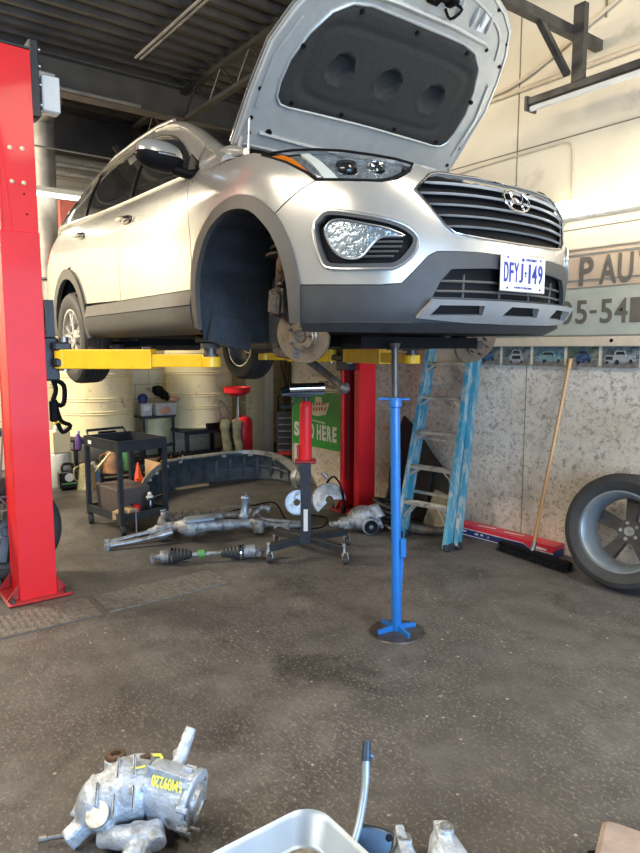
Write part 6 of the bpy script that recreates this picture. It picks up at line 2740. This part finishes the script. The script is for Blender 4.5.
# red oil drainer with rags
t = thing('oil_drainer', (-7.42, 4.28, 0), 'red waste oil drainer with a round red bowl on a pole', 'oil drainer', rz=RZ)
b = MB()
b.lathe([(0, .06), (.11, .06), (.125, .08), (.125, .54), (.10, .60), (.04, .62), (0, .62)], (.03, .05, 0), (0, 0, 1), 32)
b.build('tank', 'red_paint', t)
b = MB()
b.cyl((-.02, -.02, .10), (-.02, -.02, .90), .016, seg=12)
b.cyl((-.02, -.02, .55), (-.02, -.02, .74), .026, seg=14)
b.cyl((.0, -.02, .80), (.045, -.02, .80), .009, seg=8)
b.sph((.055, -.02, .80), .017)
b.build('pole', 'steel', t)
b = MB()
b.lathe([(.02, .88), (.10, .895), (.165, .93), (.175, .99), (.183, .995), (.183, 1.0), (.168, 1.0), (.155, .945), (.08, .915), (0, .91)], (-.03, -.02, 0), (0, 0, 1), 40)
b.build('bowl', 'red_paint', t)
b = MB()
b.tube([(-.20, -.02, .45), (-.28, -.02, .78), (-.22, -.02, .80), (-.12, -.02, .62), (-.13, -.02, .50)], .010, 8, smooth=4)
b.tube([(.02, .0, .56), (.10, .0, .60), (.14, .02, .54)], .012, 8, smooth=3)
b.build('handle', 'greasy_steel', t)
b = MB()
b.cyl((-.18, .02, .10), (-.18, .08, .10), .10, seg=20)
b.build('wheel', 'rubber', t)
for k, (x, w) in enumerate(((-.17, .085), (-.03, .095))):
    b = MB()
    b.tube([(x + .02, -.08, .58), (x - .01, -.12, .52), (x, -.13, .35), (x + .02, -.12, .22), (x - .01, -.11, .10)], [.03, w, w * .8, w * .9, .03], 12, smooth=4, flat=.5)
    o = b.build('green_rag', 'green_rag')
    o.location = (-7.42, 4.28, 0)
    o.rotation_euler = (0, 0, RZ)
    tag(o, ['dark green rag hanging on the left of the red oil drainer', 'dark green rag hanging in front of the red oil drainer tank'][k], 'rag', 'rags on the oil drainer')
# recess: corner column, grey cabinet and small tool cart
b = MB()
b.box((-8.35, 4.98, 1.9), (.5, .42, 3.8))
o = b.build('trim_6', 'cream_drum', smooth=False)
struct(o)
b = MB()
b.box((-8.08, 5.12, 1.9), (.10, .14, 3.8))
struct(b.build('trim_7', 'white_paint', smooth=False))
t = thing('grey_cabinet', (-7.05, 5.25, 0), 'tall grey-blue metal cabinet in the dark recess left of the green poster', 'cabinet', rz=RZ)
b = MB()
b.cbox((.02, 0, .62), (.52, .45, 1.24), .012)
b.build('body', 'grey_cabinet', t, smooth=False)
b = MB()
b.cbox((-.02, -.16, 1.27), (.30, .16, .14), .02)
b.build('hood', 'clear_plastic', t)
b = MB()
b.box((-.16, -.228, .62), (.16, .004, 1.15))
b.build('door', 'fender_black', t, smooth=False)
t = thing('tool_cart', (-7.20, 4.86, 0), 'narrow black tool cart with stacked trays and a hoop handle', 'tool cart', rz=RZ)
b = MB()
b.cbox((0, 0, .36), (.26, .2, .60), .01)
b.build('body', 'black_steel', t)
b = MB()
for k in range(6):
    b.cbox((-.02, -.105, .16 + .085 * k), (.17, .02, .022), .004)
b.build('tray', 'steel', t)
b = MB()
b.cbox((-.02, -.108, .12), (.17, .02, .05), .004)
b.build('red_drawer', 'red_dark', t)
b = MB()
b.tube([(-.11, 0, .66), (-.11, 0, .86), (-.09, 0, .89), (.09, 0, .89), (.11, 0, .86), (.11, 0, .66)], .010, 8)
b.build('handle', 'black', t)
for k, x in enumerate((-.09, .02)):
    b = MB()
    b.tube([(x, 0, 1.25), (x + .01, .0, 1.5), (x - .02, .0, 1.65)], .008, 6)
    b.tube([(x, 0, 1.25), (x + .06 - .1 * k, 0, .95), (x + .1 - .1 * k, -.05, .70)], .008, 6, smooth=3)
    o = b.build('air_hose', 'black')
    o.location = (-7.30 - .12 * k, 4.95 + .1 * k, .05)
    o.rotation_euler = (0, 0, RZ)
    tag(o, ['thin black hose hanging in the recess, left of the pair', 'thin black hose hanging in the recess, right of the pair'][k], 'hose', 'hoses in the recess')

# left of the near post
t = thing('hanging_hose_reel', (-4.36, 1.12, 1.12), 'black hoses and clamps hanging on the inner side of the left red post', 'hoses')
b = MB()
b.tube([(0, .02, .22), (.0, .05, .12), (.0, .03, .04), (.0, .09, .02), (.0, .10, .14), (0, .04, .18)], .016, 8, smooth=4)
b.tube([(0, .04, .05), (.0, .07, -.08), (.0, .13, -.12), (.0, .08, -.16), (.0, .05, -.10)], .014, 8, smooth=4)
b.cbox((0, .03, -.02), (.04, .05, .14), .01)
b.build('hoses', 'black', t)
b = MB()
b.tube([(0, .0, .30), (0, .02, .22)], .012, 8)
b.build('hook', 'steel', t)
t = thing('drop_light', (-4.30, .70, 1.35), 'black work light hanging with hoses at the very left edge', 'work light')
b = MB()
b.lathe([(0, -.16), (.03, -.15), (.042, -.10), (.042, .10), (.025, .16), (0, .17)], (0, 0, 0), (0, 0, 1), 18)
b.tube([(0, 0, .16), (-.01, -.01, .5), (.02, .02, .9), (0, 0, 1.4)], .010, 8, smooth=4)
b.tube([(0, 0, -.16), (.01, .01, -.5), (.03, .03, -.62), (0, .04, -.35), (-.02, .03, -.2)], .012, 8, smooth=4)
b.build('lamp', 'black', t)
b = MB()
b.sph((.0, .04, .30), (.012, .012, .012))
b.build('clip', 'steel', t)
t = thing('workbench', (-6.85, .95, 0), 'dark steel workbench at the left edge behind the post', 'bench')
b = MB()
b.cbox((0, -.35, .72), (.7, 1.4, .05), .006)
b.box((.0, -.40, .35), (.6, 1.2, .68))
b.build('bench', 'fender_black', t, smooth=False)
t = thing('white_jug', (-6.70, 1.12, .746), 'white plastic jug on the dark workbench at the left edge', 'jug')
b = MB()
b.lathe([(0, 0), (.10, 0), (.105, .02), (.105, .22), (.05, .30), (.035, .33), (0, .33)], (0, 0, 0), (0, 0, 1), 24)
b.build('jug', 'white_paint', t)
b = MB()
b.cyl((0, 0, .33), (0, 0, .37), .04, seg=16)
b.build('cap', 'black', t)
b = MB()
b.tube([(-4.38, .86, 1.1), (-4.36, .82, .75), (-4.38, .80, .60), (-4.40, .86, .50), (-4.45, .76, .47), (-4.5, .60, .45)], .006, 6, smooth=5)
o = b.build('hydraulic_hose', 'galv')
tag(o, 'thin pale hose looping down the outer side of the left red post', 'hose')
# ------------------------------------------------------------------ parts in the foreground
t = thing('transfer_case', (-1.86, .70, 0), 'light grey cast gearbox housing lying at lower left, with yellow chalk marks', 'car part', rz=RZ)
b = MB()
b.tube([(-.13, -.02, .09), (-.05, .02, .11), (.02, .02, .11)], [.075, .10, .085], 18)
b.sph((-.13, -.01, .09), (.07, .09, .08))
b.cyl((-.10, -.03, .05), (-.105, -.09, .11), .048, .044, 18)
b.cyl((-.11, .08, .10), (-.115, .09, .17), .034, .03, 16)
b.tube([(-.13, .10, .12), (-.03, .115, .14), (.03, .10, .12)], [.022, .030, .018], 10, smooth=3)
b.bar((-.19, -.04, .05), (-.15, .06, .12), .04, .06)
b.bar((-.20, -.10, .03), (-.13, -.05, .08), .05, .05)
b.tube([(-.10, -.10, .04), (.00, -.12, .06), (.07, -.10, .05)], [.028, .035, .03], 12, smooth=3)
b.tube([(.02, -.08, .05), (.02, -.16, .035), (-.02, -.20, .02)], [.045, .035, .02], 12)
b.tube([(.05, -.08, .06), (.08, -.14, .05)], [.035, .03], 12)
for k in range(4):
    b.bar((-.09 + .03 * k, .08, .14), (-.07 + .03 * k, -.06, .17), .006, .02)
voxel(b, 'housing', 'cast_light', t, .0055, 2) if 'cast_light' in MATS else None
b = MB()
b.cyl((.015, .03, .12), (.150, -.005, .095), .082, .088, 30)
b.cyl((.150, -.005, .095), (.168, -.010, .092), .095, .095, 30)
for k in range(3):
    c = Vector((.04 + .035 * k, .024 - .009 * k, .117 - .006 * k))
    b.cbox((.03 + .0, 0, 0), (.001, .001, .001), .0001)
b.bar((.03, .075, .165), (.155, .045, .145), .010, .030)
b.bar((.02, -.02, .20), (.155, -.05, .175), .006, .05)
b.bar((.03, -.055, .08), (.155, -.085, .06), .010, .04)
voxel(b, 'cover', 'cast_light', t, .005, 1)
b = MB()
b.lathe([(.0, .010), (.03, .012), (.034, .018), (.05, .018), (.054, .004), (.075, .002)], (.168, -.010, .092), (.97, -.22, -.12), 26)
b.build('end_plate', 'worn_alu', t)
for (y, z) in ((.04, .14), (-.07, .05), (.05, .06)):
    b = MB()
    b.cyl((.165, y, z), (.195, y - .006, z - .003), .006, seg=8)
    b.build('bolt', 'steel', t)
for a_ in range(9):
    an = a_ * .7
    b = MB()
    b.cyl((.128, -.004 + .092 * math.cos(an), .098 + .092 * math.sin(an)), (.160, -.012 + .092 * math.cos(an), .094 + .092 * math.sin(an)), .009, seg=8)
    b.build('flange_bolt', 'cast_light', t)
for k_, (x_, y_, z_) in enumerate(((-.02, .0, .20), (-.07, .0, .195), (-.12, -.06, .15), (.0, -.09, .16), (-.06, -.085, .13))):
    b = MB()
    b.cbox((x_, y_, z_), (.008, .07, .03), .003, rotm(.5, 0, .2))
    b.build('rib', 'cast_light', t)
b = MB()
b.tube([(.09, .07, .14), (.105, .11, .175), (.12, .15, .215)], [.034, .022, .020], 14, smooth=4)
b.cyl((.10, .09, .15), (.085, .13, .17), .018, seg=12)
b.cyl((.112, .14, .20), (.126, .165, .232), .021, .018, 14)
voxel(b, 'mounting_arm', 'cast_light', t, .0045, 1)
b = MB()
b.cyl((-.17, -.07, .035), (-.275, -.095, .035), .010, .009, 12)
b.cyl((-.262, -.092, .035), (-.285, -.097, .035), .013, seg=12)
b.build('output_shaft', 'steel', t)
b = MB()
b.cyl((-.105, -.092, .110), (-.107, -.100, .118), .036, seg=20)
b.build('bearing_ring', 'alu', t)
b = MB()
b.lathe([(.018, 0), (.032, 0), (.034, .01), (.032, .016), (.018, .016)], (-.11, .095, .168), (0, .1, 1), 18, closed=True)
b.cyl((-.03, .10, .16), (.0, .11, .165), .012, seg=10)
b.build('brown_seal', 'rust', t)
mat('chalk', (.80, .78, .10), .7)
o = text_mesh('6M09220', 'chalk_mark', 'chalk', .044, (.140, -.052, .186), (-.97, .20, .12), (.05, -.70, -.70), t, .001, .60, .0006)
b = MB()
b.tube([(.02, .07, .195), (.045, .065, .198), (.052, .06, .19)], .005, 6)
b.tube([(-.10, .075, .175), (-.085, .07, .178), (-.075, .06, .172)], .006, 6)
b.tube([(.015, .00, .205), (-.01, -.01, .205), (-.03, .0, .200)], .003, 6)
b.build('chalk_dab', 'chalk', t)

# drain pan, only its far corner is in the frame
t = thing('drain_pan', (-1.235, .80, 0), 'pale metal drain pan with rounded corner at the bottom edge of the frame', 'pan')
def rr(hx, hy, r, n=8):
    out = []
    for (cx, cy, a0) in ((hx - r, hy - r, 0), (-hx + r, hy - r, 90), (-hx + r, -hy + r, 180), (hx - r, -hy + r, 270)):
        for k in range(n + 1):
            a = math.radians(a0 + 90 * k / n)
            out.append((cx + r * math.cos(a), cy + r * math.sin(a)))
    return out
b = MB()
rings = [(.16, .20, .05, .060), (.192, .232, .06, .060), (.206, .246, .07, .068), (.235, .275, .08, .125), (.25, .29, .085, .135), (.252, .292, .086, .130), (.247, .287, .085, .124), (.238, .278, .08, .118), (.205, .245, .07, .012), (.19, .23, .06, .0), (.16, .20, .05, .0)]
vs, fs = [], []
for (hx, hy, r, z) in rings:
    vs += [(p[0], p[1], z) for p in rr(hx, hy, r)]
m_ = len(rr(.1, .1, .02))
for k in range(len(rings) - 1):
    for i in range(m_):
        j = (i + 1) % m_
        fs.append((k * m_ + i, k * m_ + j, (k + 1) * m_ + j, (k + 1) * m_ + i))
fs.append(tuple(range(m_)))
b.add(vs, fs)
b.build('pan', 'pan_metal', t)
b = MB()
b.prism(rr(.190, .230, .06), (0, 0, .0605), (1, 0, 0), (0, 1, 0), .006)
b.build('sludge', 'sludge', t)
b = MB()
b.cyl((-.06, .19, .062), (-.05, .18, .13), .014, seg=12)
b.build('bolt', 'alu', t)
t = thing('metal_pipe', (-1.17, .96, .02), 'bright curved metal pipe with a blue fitting standing out of the drain pan', 'pipe')
b = MB()
b.tube([(-.12, .10, .05), (-.145, .165, .115), (-.185, .225, .19), (-.215, .255, .255)], [.011, .011, .0115, .0115], 14, smooth=5)
b.build('pipe', 'pan_metal', t)
b = MB()
b.tube([(-.213, .253, .25), (-.235, .275, .295)], [.0145, .012], 12)
b.cyl((-.222, .268, .265), (-.212, .280, .255), .009, seg=8)
b.build('fitting', 'blue_steel', t) if 'blue_steel' in MATS else None
t = thing('metal_bracket', (-1.285, 1.16, 0), 'folded dark metal bracket with a bolt hole, right of the drain pan', 'bracket', rz=RZ)
b = MB()
b.prism([(-.07, 0), (-.05, .11), (.02, .10), (.06, .085), (.055, .05), (.01, .0)], (0, 0, .02), (1, 0, 0), (0, .45, .9), .03)
b.build('bracket', 'blue_steel', t, bevel=.006)
b = MB()
b.cyl((.040, .018, .094), (.046, .005, .104), .010, seg=12)
b.build('bolt_hole', 'black', t)
for k, (x, y, w, h, a) in enumerate(((-1.235, 1.235, .045, .10, .25), (-1.175, 1.345, .068, .12, -.15))):
    t = thing('alloy_casting', (x, y, 0), ['smaller pale alloy casting, between the dark bracket and the larger one', 'larger pale alloy casting at the bottom edge, rightmost of the parts'][k], 'car part', rz=RZ)
    b = MB()
    b.tube([(0, -.12, .03), (0, -.03, .05), (-.005, .05, .06)], [w, w * .95, w * .55], 8, flat=.75)
    b.bar((.0, -.15, .05), (-.01, .06, .07), w * .6, .07)
    b.cyl((0, .0, .04), (0, .01, h * .95), .022, seg=14)
    voxel(b, 'casting', 'cast_light', t, .005, 1)
    b = MB()
    b.lathe([(.010, 0), (.020, 0), (.020, .006), (.010, .006)], (0, .01, h * .95), (0, .1, 1), 16, closed=True)
    b.build('boss_ring', 'alu', t)
# brown block in the lower right corner
t = thing('brown_block', (-.66, 1.505, 0), 'rough brown block with a dark round knob in the lower right corner', 'block', rz=.385)
b = MB()
b.cbox((0, 0, .12), (.28, .32, .24), .012)
b.build('block', 'brown_block', t, smooth=False)
b = MB()
b.cyl((-.138, .03, .19), (-.160, .03, .19), .035, .026, 20)
b.build('knob', 'black', t)
